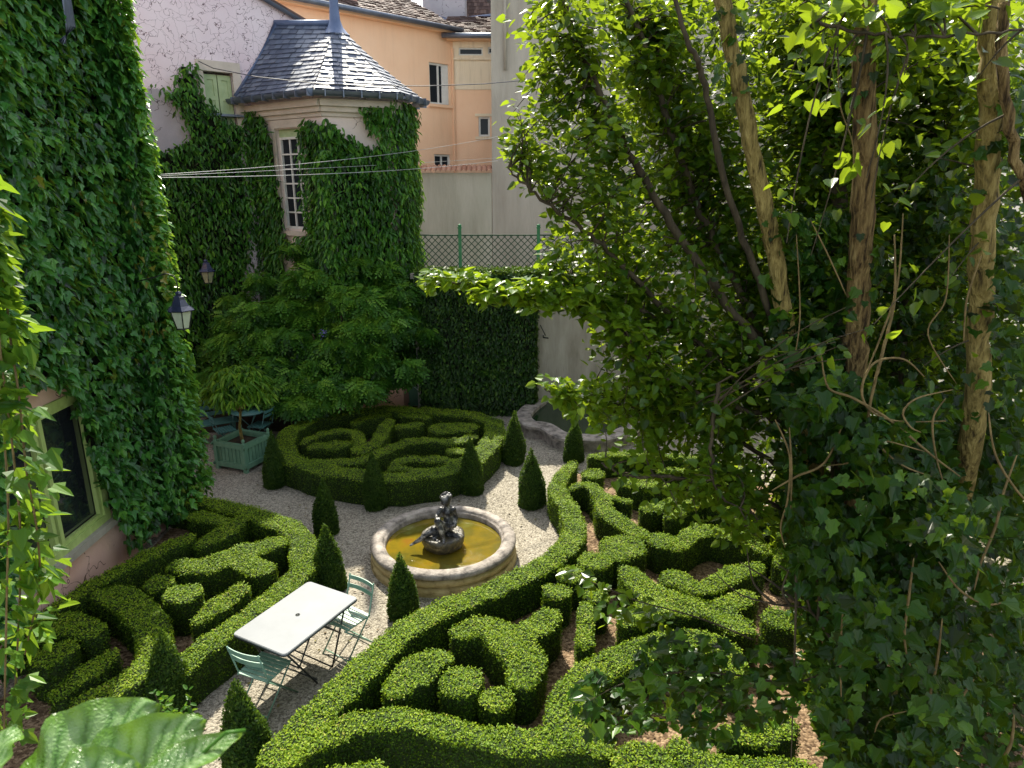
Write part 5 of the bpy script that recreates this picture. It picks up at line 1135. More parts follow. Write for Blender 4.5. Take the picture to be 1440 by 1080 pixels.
# creeper on the pink stucco house
PK = [[(203, 213), (262, 198), (255, 170), (232, 140), (212, 124), (208, 115), (236, 132), (247, 100), (262, 84), (273, 90), (280, 130), (300, 154), (322, 172), (350, 180), (350, 640), (180, 700), (150, 300)]]
creeper('wall_creeper', 'creeper climbing the pink stucco wall in a ragged tongue up to the green shutters', [(Wp.at(-5.2, 0), Wp.U, Wp.n, 5.3, 0.1, 8.4, 0.34, PK, None)], M['ivyback'], 0.15, 430, tmpl=L_FINGER)
# creeper on the tower
EXA = [[(384, 172), (428, 172), (437, 330), (408, 332)], [(404, 360), (437, 360), (432, 398), (408, 398)]]
PA = [[(322, 146), (353, 142), (377, 165), (388, 190), (398, 240), (411, 320), (404, 336), (430, 345), (440, 700), (310, 700)], [(427, 190), (437, 166), (470, 172), (470, 700), (424, 700), (425, 330), (430, 300)]]
PB = [[(425, 172), (437, 165), (447, 164), (468, 176), (487, 188), (505, 201), (530, 204), (534, 190), (520, 186), (513, 172), (498, 148), (470, 133), (640, 126), (640, 700), (420, 700)]]
EXB = [[(508, 545), (585, 560), (585, 640), (508, 640)]]
def crim(b):
    n = 5200; z = 1.2 + rng.random(n) * 6.05; a = rng.random(n) * 2.6 - 0.9
    r = 0.22 + 0.12 * lump(np.stack([z, z * 0, z], 1), 1.7) + 0.05 * rng.normal(size=n) + 0.06 * (7 - z) / 6
    d = np.array([0.95, 0.0]); base = np.array([T[2][0], T[2][1]]) + 0.0
    e = np.array([math.cos(-0.9), math.sin(-0.9)])
    t = rng.random(n)
    bx_ = T[2][0] + (T[3][0] - T[2][0]) * t; by_ = T[2][1] + (T[3][1] - T[2][1]) * t
    p = np.stack([bx_ + np.cos(a - 0.5) * r, by_ + np.sin(a - 0.5) * r, z], 1)
    nr = np.stack([np.cos(a - 0.5), np.sin(a - 0.5), np.full(n, 0.5)], 1)
    b.leaves(p, nr + rnd3(n) * 0.3, np.array([0, 0, -1.0]) + nr * 0.35 + rnd3(n) * 0.3, 0.15 * rng.uniform(0.55, 1.3, n), L_FINGER, 0)
def corner_fill(b):
    crim(b)
    n = 2600; z = 0.9 + rng.random(n) * 6.2; a = rng.random(n) * 1.7 - 2.75
    r = 0.20 + 0.08 * lump(np.stack([z, z * 0, z], 1), 1.7) + 0.04 * rng.normal(size=n)
    p = np.stack([T[1][0] + np.cos(a) * r, T[1][1] + np.sin(a) * r, z], 1)
    xx, yy = proj(p); ok = (yy > 175) & ~((xx < 452) & (yy > 355) & (yy < 402)); p, a, n = p[ok], a[ok], int(ok.sum())
    nr = np.stack([np.cos(a), np.sin(a), np.full(n, 0.6)], 1)
    b.leaves(p, nr + rnd3(n) * 0.3, np.array([0, 0, -1.0]) + nr * 0.3 + rnd3(n) * 0.3, 0.15 * rng.uniform(0.55, 1.3, n), L_FINGER, 0)
creeper('tower_creeper', 'shaggy creeper over the tower leaving a bare pink patch under the eaves',
        [(WA.at(0, 0), WA.U, WA.n, LA, 0.2, 7.1, 0.30, PA, EXA), (WB.at(0, 0), WB.U, LB and WB.n, LB, 0.9, 7.1, 0.34, PB, EXB), (WC.at(0, 0), WC.U, WC.n, LC, 0.9, 7.1, 0.34, PB, EXB)], M['ivyback'], 0.15, 520, tmpl=L_FINGER, extra=corner_fill)
# clipped hedge wall
HXa, HXb = -2.25, PW(752, 500, (0, 16.0, 0), (0, -1, 0))[0]
def toprow(b):
    n = 9000; p = np.stack([HXa + rng.random(n) * (3.4), 15.85 + rng.random(n) * 0.75, 3.46 + rng.normal(size=n) * 0.035], 1)
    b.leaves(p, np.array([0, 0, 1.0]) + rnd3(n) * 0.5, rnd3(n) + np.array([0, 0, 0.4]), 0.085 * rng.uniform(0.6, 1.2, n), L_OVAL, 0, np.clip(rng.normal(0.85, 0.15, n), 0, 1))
    b.box(((HXa + HXb) / 2, 16.13, 1.7), (HXb - HXa - 0.06, 0.5, 3.4), 0, 1)
    n = 4200; p = np.stack([HXb + rng.normal(size=n) * 0.03, 15.88 + rng.random(n) * 0.4, rng.random(n) * 3.4], 1)
    b.leaves(p, np.array([1.0, 0, 0.3]) + rnd3(n) * 0.4, np.array([0.2, 0, -1.0]) + rnd3(n) * 0.5, 0.09 * rng.uniform(0.6, 1.2, n), L_OVAL, 0)
creeper('hedge_wall', 'tall dark clipped hedge wall with a sunlit crest under the lattice fence', [((HXa, 15.92), (1, 0), (0, -1), HXb - HXa, 0.05, 3.48, 0.16, None, None)], M['darkhedge'], 0.085, 1150, 'hedge', L_OVAL, core=False, extra=toprow)

# ------------------------------------------------------------------ wisteria before the tower
wis = empty('wisteria', 'broad billowing wisteria with feathery leaves spread along the foot of the tower', 'climbing shrub', loc=(-4.6, 15.2, 0))
b = MB()
for q, e in (((474, 580), (440, 470)), ((482, 582), (520, 500)), ((466, 583), (390, 480)), ((478, 581), (480, 430))):
    a = P(*q); c = PY(*e, 15.0); mid = a * 0.5 + c * 0.5 + np.array([random.uniform(-.15, .15), -0.15, 0.2]); b.tube([a, a * .75 + mid * .25 + np.array([.05, 0, .1]), mid, c], [.05, .045, .035, .02], 8, wob=0.15)
b.build('trunk', M['barkdark'], wis)
b = MB()
clumps = []
WPOLY = [(292, 530), (320, 455), (350, 410), (400, 420), (430, 385), (500, 390), (560, 400), (605, 460), (614, 500), (575, 525), (548, 532), (510, 560), (470, 570), (400, 570), (340, 565)]
while len(clumps) < 80:
    x, y = random.uniform(290, 615), random.uniform(390, 570)
    if not inpoly(np.array([x]), np.array([y]), WPOLY)[0]: continue
    clumps.append((x, y, 15.9 - 1.35 * (y - 390) / 180 + 0.4 * max(0, (x - 520) / 90) + random.uniform(-.45, .2), random.uniform(.18, .46)))
clumps += [(440, 368, 16.0, .26), (500, 372, 15.8, .28), (545, 380, 15.9, .26), (365, 395, 16.0, .28), (330, 425, 15.9, .3), (575, 430, 16.0, .26), (480, 556, 14.3, .24), (395, 572, 14.4, .22), (448, 566, 14.2, .24), (600, 470, 15.9, .2), (410, 350, 16.0, .2)]
for (x, y, Y, r) in clumps:
    c = PY(x, y, Y); n = int(620 * (r / 0.6) ** 2); d = rnd3(n); d /= np.linalg.norm(d, axis=1, keepdims=True); rr = r * rng.uniform(0.35, 1.0, n)[:, None] ** 0.6
    q = c + d * rr * np.array([1.1, 0.75, 0.72]); q[:, 2] = np.maximum(q[:, 2], 0.75)
    nr = d * 0.5 + np.array([0, -0.3, 0.9]) + rnd3(n) * 0.4; T_ = d * np.array([1, 1, 0.2]) + np.array([0, -0.25, -0.25]) + rnd3(n) * 0.6
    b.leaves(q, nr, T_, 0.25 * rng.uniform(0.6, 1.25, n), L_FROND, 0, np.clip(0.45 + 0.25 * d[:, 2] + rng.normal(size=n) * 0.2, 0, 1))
b.build('crown', M['wist'], wis)
b = MB(); c = PY(454, 468, 14.2)
n = 30; p = c + rnd3(n) * np.array([.03, .03, .06]); b.leaves(p, rnd3(n), rnd3(n), 0.03, L_OVAL, 0)
blm, bnt, bout = newmat('violet_blossom'); bb = nd(bnt, 'ShaderNodeBsdfPrincipled'); bb.inputs['Base Color'].default_value = (0.14, 0.10, 0.42, 1); bnt.links.new(bb.outputs[0], bout.inputs[0])
b.build('blossom', blm, wis)

# small trees in the planters
pt = empty('planter_tree', 'small round headed tree with drooping lance shaped leaves growing in the sage planter', 'potted tree', loc=(PC[0], PC[1], 0.5))
b = MB(); b.tube([PC + np.array([0, 0, .46]), PC + np.array([-.02, 0, .8]), PC + np.array([0.03, .02, 1.15]), PC + np.array([0, 0, 1.55])], [.035, .03, .028, .015], 8)
for k in range(9):
    a = random.uniform(0, 2 * PI); b.tube([PC + np.array([0.02, 0.01, 1.1]), PC + np.array([.25 * math.cos(a), .25 * math.sin(a), 1.4]), PC + np.array([.5 * math.cos(a), .5 * math.sin(a), 1.5 + random.uniform(-.1, .3)])], [.016, .012, .005], 6)
b.build('trunk', M['bark'], pt)
b = MB(); n = 560; d = rnd3(n); d /= np.linalg.norm(d, axis=1, keepdims=True); d[:, 2] = np.abs(d[:, 2]) * 1.1 - 0.35
cc = PY(334, 545, PC[1]); tips = cc + d * rng.uniform(0.3, 1.0, n)[:, None] * np.array([.66, .62, .62])
for q, dd in zip(tips, d):
    k = 9; a = rng.random(k) * 2 * PI
    o = np.stack([np.cos(a), np.sin(a), rng.uniform(-0.3, 0.5, k)], 1)
    b.leaves(np.repeat(q[None], k, 0) + o * 0.02, np.stack([np.cos(a) * .4, np.sin(a) * .4, np.ones(k)], 1) + rnd3(k) * .15, o + np.array([0, 0, -0.55]), 0.19 * rng.uniform(.6, 1.2, k), L_LANCE, 0)
b.build('crown', M['lance'], pt)
pt = empty('planter_tree', 'little standard tree with feathery leaves tied to stakes in the dark green planter', 'potted tree', loc=(PC2[0], PC2[1], 0.5))
b = MB(); b.tube([PC2 + np.array([0, 0, .45]), PC2 + np.array([-.03, 0, .9]), PC2 + np.array([-.05, 0, 1.5])], [.028, .025, .015], 8); b.build('trunk', M['bark'], pt)
b = MB(); cc = PY(583, 500, PC2[1]); n = 260; d = rnd3(n); d /= np.linalg.norm(d, axis=1, keepdims=True)
b.leaves(cc + d * rng.uniform(.2, 1, n)[:, None] * np.array([.42, .4, .30]), d * .4 + np.array([0, -.2, 1]) + rnd3(n) * .2, d + np.array([0, 0, -.35]) + rnd3(n) * .3, .26 * rng.uniform(.6, 1.2, n), L_FROND, 0); b.build('crown', M['wist'], pt)

# ------------------------------------------------------------------ the great multi stemmed tree
tree = empty('multistem_tree', 'great multi stemmed tree with peeling tan trunks and backlit heart shaped leaves', 'tree', loc=(3.1, 5.8, 0))
BASE = np.array([3.5, 5.9, 0.0])
def stem(pts, r0, r1, mat, name='trunk', n=14, wob=0.05, base=True):
    A = [PY(x, y, Y) for x, y, Y in pts]
    if base: A = A + [BASE * 0.6 + A[-1] * 0.4 * np.array([1, 1, 0.4]) + np.array([random.uniform(-.1, .1), random.uniform(-.1, .1), 0]), BASE + np.array([random.uniform(-.2, .2), random.uniform(-.15, .15), -0.05])]
    A = np.array(A)[::-1]; A, _ = smooth(A, np.ones(len(A)), 8)
    k = len(A); A = A + rng.normal(size=A.shape) * 0.008
    rr = np.linspace(r0, r1, k) * (1 + rng.normal(size=k) * 0.03)
    b = MB(); b.tube(list(A), list(rr), n, wob=wob); b.build(name, mat, tree); return A
stems = []
stems.append(stem([(1000, -80, 5.5), (1020, 20, 5.5), (1052, 180, 5.5), (1086, 340, 5.5), (1113, 500, 5.55), (1145, 660, 5.6)], .080, .056, M['bark']))
stems.append(stem([(1218, -80, 5.2), (1215, 60, 5.2), (1214, 260, 5.25), (1207, 420, 5.3), (1200, 560, 5.4), (1192, 700, 5.5)], .100, .076, M['barkred']))
stems.append(stem([(1398, -80, 4.6), (1394, 60, 4.6), (1388, 240, 4.65), (1378, 430, 4.75), (1368, 600, 4.9), (1330, 760, 5.3)], .095, .062, M['bark']))
stems.append(stem([(1172, -80, 6.0), (1176, 120, 6.0), (1180, 320, 6.0), (1184, 560, 6.0)], .085, .06, M['barkdark']))
stems.append(stem([(1328, -80, 6.4), (1322, 100, 6.4), (1296, 300, 6.3), (1262, 520, 6.1), (1230, 700, 6.0)], .07, .045, M['barkdark']))
stems.append(stem([(770, -60, 5.6), (795, 10, 5.6), (832, 105, 5.6), (880, 205, 5.6), (935, 300, 5.6), (1000, 400, 5.6), (1075, 500, 5.6), (1145, 660, 5.62)], .042, .020, M['barkdark'], 'branch', 8, .06, False))
stems.append(stem([(862, -40, 6.2), (905, 60, 6.2), (940, 170, 6.1), (985, 300, 6.1), (1045, 420, 6.0), (1150, 670, 5.65)], .040, .018, M['barkdark'], 'branch', 8, .06, False))
stems.append(stem([(940, -40, 5.2), (968, 60, 5.2), (992, 120, 5.3), (1020, 260, 5.4), (1075, 420, 5.6), (1140, 640, 5.62)], .034, .014, M['barkdark'], 'branch', 8, .06, False))
stems.append(stem([(620, 396, 5.3), (700, 408, 5.4), (780, 415, 5.5), (870, 425, 5.6), (960, 470, 5.7), (1060, 560, 5.8), (1150, 680, 5.6)], .030, .006, M['barkdark'], 'branch', 7, .05, False))
stems.append(stem([(762, 545, 5.6), (800, 560, 5.6), (880, 572, 5.7), (980, 590, 5.8), (1070, 640, 5.8), (1155, 700, 5.6)], .026, .006, M['barkdark'], 'branch', 7, .05, False))
stems.append(stem([(715, 238, 5.0), (760, 280, 5.1), (830, 330, 5.3), (900, 400, 5.5), (1000, 500, 5.7)], .028, .006, M['barkdark'], 'branch', 7, .05, base=False))
stems.append(stem([(880, 470, 5.2), (935, 530, 5.3), (1000, 560, 5.4), (1100, 590, 5.6)], .026, .006, M['barkdark'], 'branch', 7, .05, base=False))
stems.append(stem([(845, 650, 5.0), (880, 668, 5.0), (950, 672, 5.1), (1040, 690, 5.3), (1130, 730, 5.6)], .026, .006, M['barkdark'], 'branch', 7, .05, base=False))
stems.append(stem([(1070, 730, 4.8), (1010, 690, 4.8), (1000, 620, 4.8), (1010, 540, 4.9)], .018, .006, M['barkdark'], 'branch', 7, .05, base=False))
stems.append(stem([(1440, 40, 4.0), (1330, 50, 4.0), (1230, 50, 4.1), (1140, 30, 4.2)], .011, .006, M['barkdark'], 'branch', 7, .05, base=False))
stems.append(stem([(1460, 330, 4.3), (1420, 180, 4.3), (1410, 0, 4.3)], .03, .03, M['barkred'], 'branch', 8, .05, base=False))
ST = np.concatenate(stems)
crown = MB()
def twig(a, c, nl, size, spread, mat=0, tmpl=L_HEART, sidev=None, up=0.6, sun_tone=0.0):
    L = np.linalg.norm(c - a)
    mid = a * 0.55 + c * 0.45 + np.array([random.uniform(-.1, .1), random.uniform(-.1, .1), 0.12 * L])
    ts = np.linspace(0, 1, 7)[:, None]; path = (1 - ts) ** 2 * a + 2 * ts * (1 - ts) * mid + ts ** 2 * c
    crown.tube(list(path), list(np.linspace(0.008, 0.0025, 7)), 4, 1, None, False)
    t = 1 - 0.75 * rng.random((nl, 1)) ** 1.2
    p = (1 - t) ** 2 * a + 2 * t * (1 - t) * mid + t ** 2 * c
    d = rnd3(nl); d /= np.linalg.norm(d, axis=1, keepdims=True)
    p = p + d * spread * rng.random((nl, 1)) ** 0.6
    nr = np.array([0, -0.12, up]) + rnd3(nl) * 0.55; T_ = d * 0.6 + (c - a) / L * 0.5 + np.array([0, 0, -0.35]) + rnd3(nl) * 0.3
    crown.leaves(p, nr, T_, size * rng.uniform(0.6, 1.25, nl), tmpl, 0, np.clip(rng.random(nl) * (1 - sun_tone) + sun_tone, 0, 1))  # lifts leaf tone on the bright sprays; sunlight put into the colour
def spray_region(poly, n, Y0, Y1, nl, size, spread, maxlen=1.3, up=0.6, sun_tone=0.0):
    xs = [p[0] for p in poly]; ys = [p[1] for p in poly]; k = 0
    while k < n:
        x, y = random.uniform(min(xs), max(xs)), random.uniform(min(ys), max(ys))
        if not inpoly(np.array([x]), np.array([y]), poly)[0]: continue
        Y = random.uniform(Y0, Y1); c = PY(x, y, Y)
        dd = np.linalg.norm((ST - c) * np.array([1, 1, 0.8]), axis=1); j = np.argsort(dd)[random.randint(0, 6)]; a = ST[j]
        v = c - a; L = np.linalg.norm(v)
        if L > maxlen: a = c - v / L * maxlen
        twig(a, c, nl, size, spread, up=up, sun_tone=sun_tone); k += 1
# airy edge, fuller middle, deep shade by the trunks
spray_region([(760, -10), (728, 50), (726, 100), (752, 150), (740, 185), (706, 160), (716, 205), (735, 250), (790, 300), (850, 320), (900, 250), (860, 120), (840, -10)], 105, 5.0, 6.4, 30, .068, .17, up=1.0)
spray_region([(700, 160), (730, 150), (770, 210), (720, 240)], 8, 4.9, 5.3, 20, .062, .12, up=1.0)
spray_region([(840, -10), (880, 200), (960, 330), (1050, 480), (1130, 500), (1160, -10)], 430, 5.8, 8.4, 42, .074, .22, up=0.9)
spray_region([(590, 392), (620, 382), (700, 392), (780, 398), (860, 405), (930, 450), (880, 465), (760, 440), (660, 425), (600, 408)], 68, 5.1, 5.7, 26, .082, .065, .5, 1.3, 0.75)
spray_region([(780, 330), (880, 300), (1040, 470), (1080, 560), (960, 560), (860, 480), (780, 400)], 160, 5.2, 7.0, 34, .072, .2, up=0.9)
spray_region([(845, 470), (900, 470), (1050, 560), (1060, 640), (920, 640), (890, 560)], 72, 4.9, 6.2, 30, .074, .18, up=0.9)
spray_region([(762, 545), (790, 515), (840, 520), (900, 560), (930, 640), (830, 620), (800, 580)], 46, 5.2, 6.0, 24, .070, .12, .8, 1.1, 0.6)
spray_region([(880, 620), (1080, 640), (1110, 780), (1000, 770), (900, 700)], 62, 4.7, 5.9, 18, .070, .18, up=1.0, sun_tone=0.35)
spray_region([(1120, -10), (1340, -10), (1330, 45), (1130, 50)], 14, 4.0, 4.6, 20, .095, .13, up=0.8)
spray_region([(1130, -10), (1450, -10), (1450, 130), (1130, 120)], 75, 5.3, 6.6, 32, .085, .2)
spray_region([(1120, 60), (1450, 90), (1450, 560), (1120, 560)], 290, 5.5, 8.0, 38, .080, .24, up=0.9)
spray_region([(1100, 100), (1450, 100), (1450, 520), (1100, 520)], 26, 4.0, 4.9, 8, .085, .18)
crown.build('crown', [M['tree'], M['barkdark']], tree)

# ------------------------------------------------------------------ ivy thicket round the trunks, with lianas
ivy = empty('tree_ivy', 'dark glossy ivy thicket with looping tan vines engulfing the base of the great tree', 'ivy', loc=(3.1, 5.6, 0))
b = MB()
def ivyregion(poly, n, Y0, Y1, size, tip=1.0, rn=0.45):
    xs = [p[0] for p in poly]; ys = [p[1] for p in poly]
    x = rng.uniform(min(xs), max(xs), n * 2); y = rng.uniform(min(ys), max(ys), n * 2); ok = inpoly(x, y, poly); x, y = x[ok][:n], y[ok][:n]
    Y = rng.uniform(Y0, Y1, len(x)) + 0.35 * np.sin(x * 0.031 + 1) * np.sin(y * 0.027)
    q = np.array([PY(a, c, d) for a, c, d in zip(x, y, Y)])
    cl = lump(q, 2.6); keep = cl > rng.uniform(-0.45, 0.3, len(q)); q = q[keep]; n = len(q)
    q[:, 2] = np.maximum(q[:, 2], 0.05)
    nr = np.array([0, -0.5, 0.7]) + rnd3(n) * 0.6; T_ = np.array([0, -0.1, -0.8]) + rnd3(n) * 0.5
    b.leaves(q, nr, T_, size * rng.uniform(0.5, 1.3, n), L_LOBED, 0, np.clip(rng.normal(rn, .22, n), 0, 1))
BIG = [(1085, 560), (1140, 540), (1440, 560), (1445, 1090), (1165, 1090), (1140, 1010), (1120, 900), (1100, 800)]
ivyregion(BIG, 11000, 5.0, 6.4, .10)
ivyregion([(1100, 560), (1180, 520), (1330, 560), (1360, 700), (1340, 1090), (1170, 1090), (1130, 900), (1110, 760)], 7000, 4.3, 5.2, .10)
ivyregion([(1100, 300), (1190, 300), (1190, 560), (1080, 560)], 1500, 5.3, 5.9, .09)
ivyregion([(1225, 200), (1350, 200), (1360, 560), (1215, 560)], 2600, 5.6, 6.6, .09)
ivyregion([(1150, 640), (1440, 700), (1440, 1090), (1160, 1090)], 900, 3.5, 4.2, .10, rn=.55)
ivyregion([(1380, 100), (1450, 100), (1450, 700), (1400, 700)], 1100, 4.6, 5.6, .09)
b.build('foliage', M['ivytree'], ivy)
def liana(pts, r):
    A = np.array([PY(x, y, Y) for x, y, Y in pts]); A, _ = smooth(A, np.ones(len(A)), 7); b = MB(); b.tube(list(A), list(r * (0.12 + 0.75 * np.sin(np.linspace(0.12, PI - 0.12, len(A))) ** 0.6)), 6, wob=.12); b.build('vine', M['liana'], ivy)
for pts, r in (([(1258, 330, 4.4), (1258, 420, 4.4), (1245, 480, 4.4), (1225, 560, 4.4), (1210, 640, 4.5), (1165, 655, 4.5)], .012),
    ([(1155, 500, 4.3), (1165, 545, 4.3), (1200, 560, 4.3), (1250, 590, 4.3), (1310, 640, 4.3), (1350, 670, 4.3)], .011),
    ([(1300, 530, 4.3), (1270, 505, 4.3), (1230, 510, 4.3), (1212, 545, 4.3), (1222, 575, 4.3), (1260, 592, 4.3), (1330, 592, 4.3)], .010),
    ([(1340, 548, 4.2), (1290, 560, 4.2), (1270, 580, 4.2), (1280, 600, 4.2), (1295, 608, 4.2)], .008),
    ([(1330, 560, 4.2), (1312, 590, 4.2), (1316, 640, 4.2), (1330, 690, 4.2)], .008),
    ([(1300, 635, 4.2), (1245, 620, 4.2), (1240, 630, 4.2), (1270, 655, 4.2), (1310, 670, 4.2)], .008),
    ([(1090, 590, 4.4), (1110, 640, 4.4), (1108, 700, 4.4), (1098, 740, 4.4), (1104, 770, 4.4)], .009),
    ([(1110, 600, 4.4), (1113, 660, 4.4), (1112, 730, 4.4)], .009),
    ([(1085, 690, 4.4), (1120, 670, 4.4), (1160, 650, 4.4), (1188, 590, 4.4)], .010),
    ([(1285, 785, 3.9), (1278, 840, 3.9), (1272, 900, 3.9), (1284, 950, 3.9)], .010),
    ([(1325, 870, 3.9), (1318, 930, 3.9), (1308, 980, 3.9), (1312, 1020, 3.9)], .010),
    ([(1185, 860, 4.0), (1182, 920, 4.0), (1183, 980, 4.0)], .009),
    ([(1430, 640, 3.9), (1412, 690, 3.9), (1400, 740, 3.9), (1380, 790, 3.9), (1370, 830, 3.9)], .010),
    ([(1390, 580, 3.9), (1400, 640, 3.9), (1430, 690, 3.9), (1460, 720, 3.9)], .009),
    ([(1320, 790, 4.0), (1350, 830, 4.0), (1390, 850, 4.0), (1430, 840, 4.0)], .009),
    ([(1370, 955, 3.9), (1350, 985, 3.9), (1344, 1010, 3.9)], .011),
    ([(1426, 1005, 3.8), (1420, 1050, 3.8), (1390, 1090, 3.8)], .012),
    ([(1230, 1030, 4.0), (1240, 1010, 4.0), (1275, 1000, 4.0)], .007),
    ([(1270, 300, 4.6), (1262, 400, 4.6), (1240, 470, 4.6), (1215, 530, 4.6)], .009),
    ([(1335, 330, 4.4), (1330, 420, 4.4), (1305, 470, 4.4), (1345, 540, 4.4)], .006),
    ([(1140, 310, 4.6), (1165, 360, 4.6), (1190, 415, 4.6)], .006),
    ([(1178, 80, 5.0), (1182, 150, 5.0), (1200, 210, 5.0), (1195, 300, 5.0)], .006),
    ([(1120, 330, 4.7), (1125, 440, 4.7), (1118, 500, 4.7)], .006), ([(1380, 360, 4.2), (1360, 420, 4.2), (1355, 480, 4.2)], .007)): liana(pts, r)

ivyregion([(1050, 560), (1140, 520), (1150, 800), (1095, 790), (1060, 700)], 1700, 4.9, 5.8, .085, rn=.5)
b2 = MB()
for A_ in stems[:5]:
    m = 240; k = rng.integers(int(len(A_) * .25), len(A_), m); cl = np.sin(k * 0.45 + A_[0, 0] * 9) + rng.normal(size=m) * .5
    k = k[cl > 0.1]; m = len(k); d = rnd3(m) * np.array([1, 1, .5]); d /= np.linalg.norm(d, axis=1, keepdims=True)
    b2.leaves(A_[k] + d * rng.uniform(.09, .2, m)[:, None], d + np.array([0, -.3, .5]), np.array([0, -.1, -.8]) + rnd3(m) * .5, .085 * rng.uniform(.5, 1.25, m), L_LOBED, 0)
b2.build('foliage', M['ivytree'], ivy)
bt = empty('background_shrub', 'tall loose shrub filling the gap behind the great tree trunks', 'shrub', loc=(5.8, 9.6, 0))
b2 = MB()
for k in range(7):
    c0 = np.array([5.8 + random.uniform(-1.6, 1.6), 9.6 + random.uniform(-.8, .8), 0]); b2.tube([c0 * np.array([.6, .6, 1]) + np.array([5.8 * .4, 9.6 * .4, 0]), c0 + np.array([0, 0, 3]), c0 + np.array([random.uniform(-.5, .5), 0, 6.3])], [.06, .04, .015], 7)
b2.build('trunk', M['barkdark'], bt)
b2 = MB(); m = 15000; q = np.stack([rng.uniform(3.4, 9.0, m), rng.uniform(8.6, 10.8, m), rng.uniform(.3, 8.6, m)], 1)
kp = lump(q, 1.3) + 0.6 * lump(q + 4, 3.1) > rng.uniform(-.9, .5, m); q = q[kp]; m = len(q)
b2.leaves(q, np.array([0, -.1, 1.0]) + rnd3(m) * .5, rnd3(m) + np.array([0, 0, -.5]), .13 * rng.uniform(.6, 1.25, m), L_HEART, 0); b2.build('crown', M['tree'], bt)

# overhanging ivy spray across the parterre
sp_ = empty('ivy_branch', 'leafy ivy branch arching over the sunlit parterre in front of the curled box hedge', 'ivy branch', loc=tuple(PY(1150, 960, 4.6)))
b = MB(); pa = np.array([PY(*q) for q in ((1190, 930, 4.9), (1120, 960, 4.7), (1040, 950, 4.6), (960, 945, 4.5), (880, 960, 4.4), (830, 985, 4.4))]); pa, _ = smooth(pa, np.ones(len(pa)), 6); b.tube(list(pa), list(np.linspace(.012, .003, len(pa))), 6); b.build('stem', M['barkdark'], sp_)
b = MB()
def leafpoly(poly, n, Y0, Y1, size, tmpl, nrm=(0, -.2, 1.0)):
    xs = [p[0] for p in poly]; ys = [p[1] for p in poly]
    x = rng.uniform(min(xs), max(xs), n * 3); y = rng.uniform(min(ys), max(ys), n * 3); ok = inpoly(x, y, poly); x, y = x[ok][:n], y[ok][:n]
    q = np.array([PY(a, c, d) for a, c, d in zip(x, y, rng.uniform(Y0, Y1, len(x)))]); n = len(q)
    b.leaves(q, np.array(nrm) + rnd3(n) * 0.45, np.array([-.4, -.1, -.5]) + rnd3(n) * 0.5, size * rng.uniform(.6, 1.25, n), tmpl, 0)
leafpoly([(805, 985), (830, 935), (870, 960), (910, 905), (960, 890), (1040, 905), (1130, 925), (1140, 1000), (1060, 1030), (1000, 1050), (940, 1020), (880, 1040), (830, 1030)], 520, 4.2, 4.9, .105, L_LOBED)
b.build('leaves', M['ivytree'], sp_)
sq = empty('leafy_twig', 'slender twig of bright leaves dangling before the upright box bar', 'twig', loc=tuple(PY(900, 840, 4.8)))
b = MB(); pa = np.array([PY(*q) for q in ((1060, 900, 5.0), (980, 868, 4.9), (900, 846, 4.8), (840, 822, 4.8), (800, 806, 4.8))]); pa, _ = smooth(pa, np.ones(len(pa)), 6); b.tube(list(pa), list(np.linspace(.008, .002, len(pa))), 5); b.build('stem', M['barkdark'], sq)
b = MB(); leafpoly([(790, 805), (812, 795), (840, 815), (900, 838), (960, 858), (940, 890), (880, 870), (848, 885), (838, 850)], 95, 4.6, 5.0, .08, L_HEART); b.build('leaves', M['tree'], sq)
# bare twiggy dead branch
db = empty('bare_branch', 'dark bare forked branch sticking out over the mulch above the lone box ball', 'branch', loc=tuple(PY(1150, 880, 4.6)))
b = MB()
for pts in (((1180, 920, 4.7), (1140, 860, 4.6), (1090, 850, 4.5), (1040, 835, 4.5), (1000, 800, 4.5)), ((1140, 860, 4.6), (1125, 820, 4.6), (1090, 790, 4.6)), ((1125, 850, 4.6), (1080, 815, 4.5), (1040, 790, 4.5)), ((1150, 870, 4.6), (1150, 820, 4.6), (1120, 780, 4.6)), ((1090, 850, 4.5), (1060, 820, 4.5), (1050, 770, 4.5)), ((1110, 850, 4.5), (1100, 830, 4.5), (1110, 800, 4.5)), ((1120, 800, 4.4), (1118, 900, 4.4), (1112, 1080, 4.4))):
    A = np.array([PY(*q) for q in pts]); A, _ = smooth(A, np.ones(len(A)), 6); b.tube(list(A), list(np.linspace(.013, .003, len(A))), 6)
b.build('twigs', M['barkdark'], db)

# ------------------------------------------------------------------ sunlit creeper on a timber post near the viewer
c = PY(-8, 700, 3.6); fp = empty('wall_shutter', 'rust brown wooden shutter edge showing through the sunlit creeper at the picture edge', 'shutter', loc=tuple(c))
b = MB()
for k in range(5): b.box((c[0] - 0.06 - k * 0.10, c[1] - 0.02 * k, c[2] + 0.78), (0.095, 0.035, 1.56), 0.2)
b.build('board', M['rust'], fp)
b = MB(); b.box((c[0] - 0.26, c[1] - 0.075, c[2] + 0.2), (0.48, 0.03, 0.09), 0.2); b.box((c[0] - 0.26, c[1] - 0.075, c[2] + 1.35), (0.48, 0.03, 0.09), 0.2); b.build('batten', M['rust'], fp)
fi = empty('trailing_creeper', 'bright backlit creeper trailing past the rust brown shutter in yellow green strands', 'creeper', loc=(c[0], c[1], 0))
b = MB(); n = 0
strand = [[(-25, 258), (-14, 285), (-8, 320), (-2, 400), (6, 500), (24, 640), (34, 760), (30, 900), (22, 1040)], [(-24, 330), (-4, 360), (12, 410), (20, 480), (32, 560), (42, 660), (56, 740), (60, 820), (40, 920)], [(-30, 400), (-15, 440), (2, 520), (16, 700), (14, 860), (10, 1060)]]
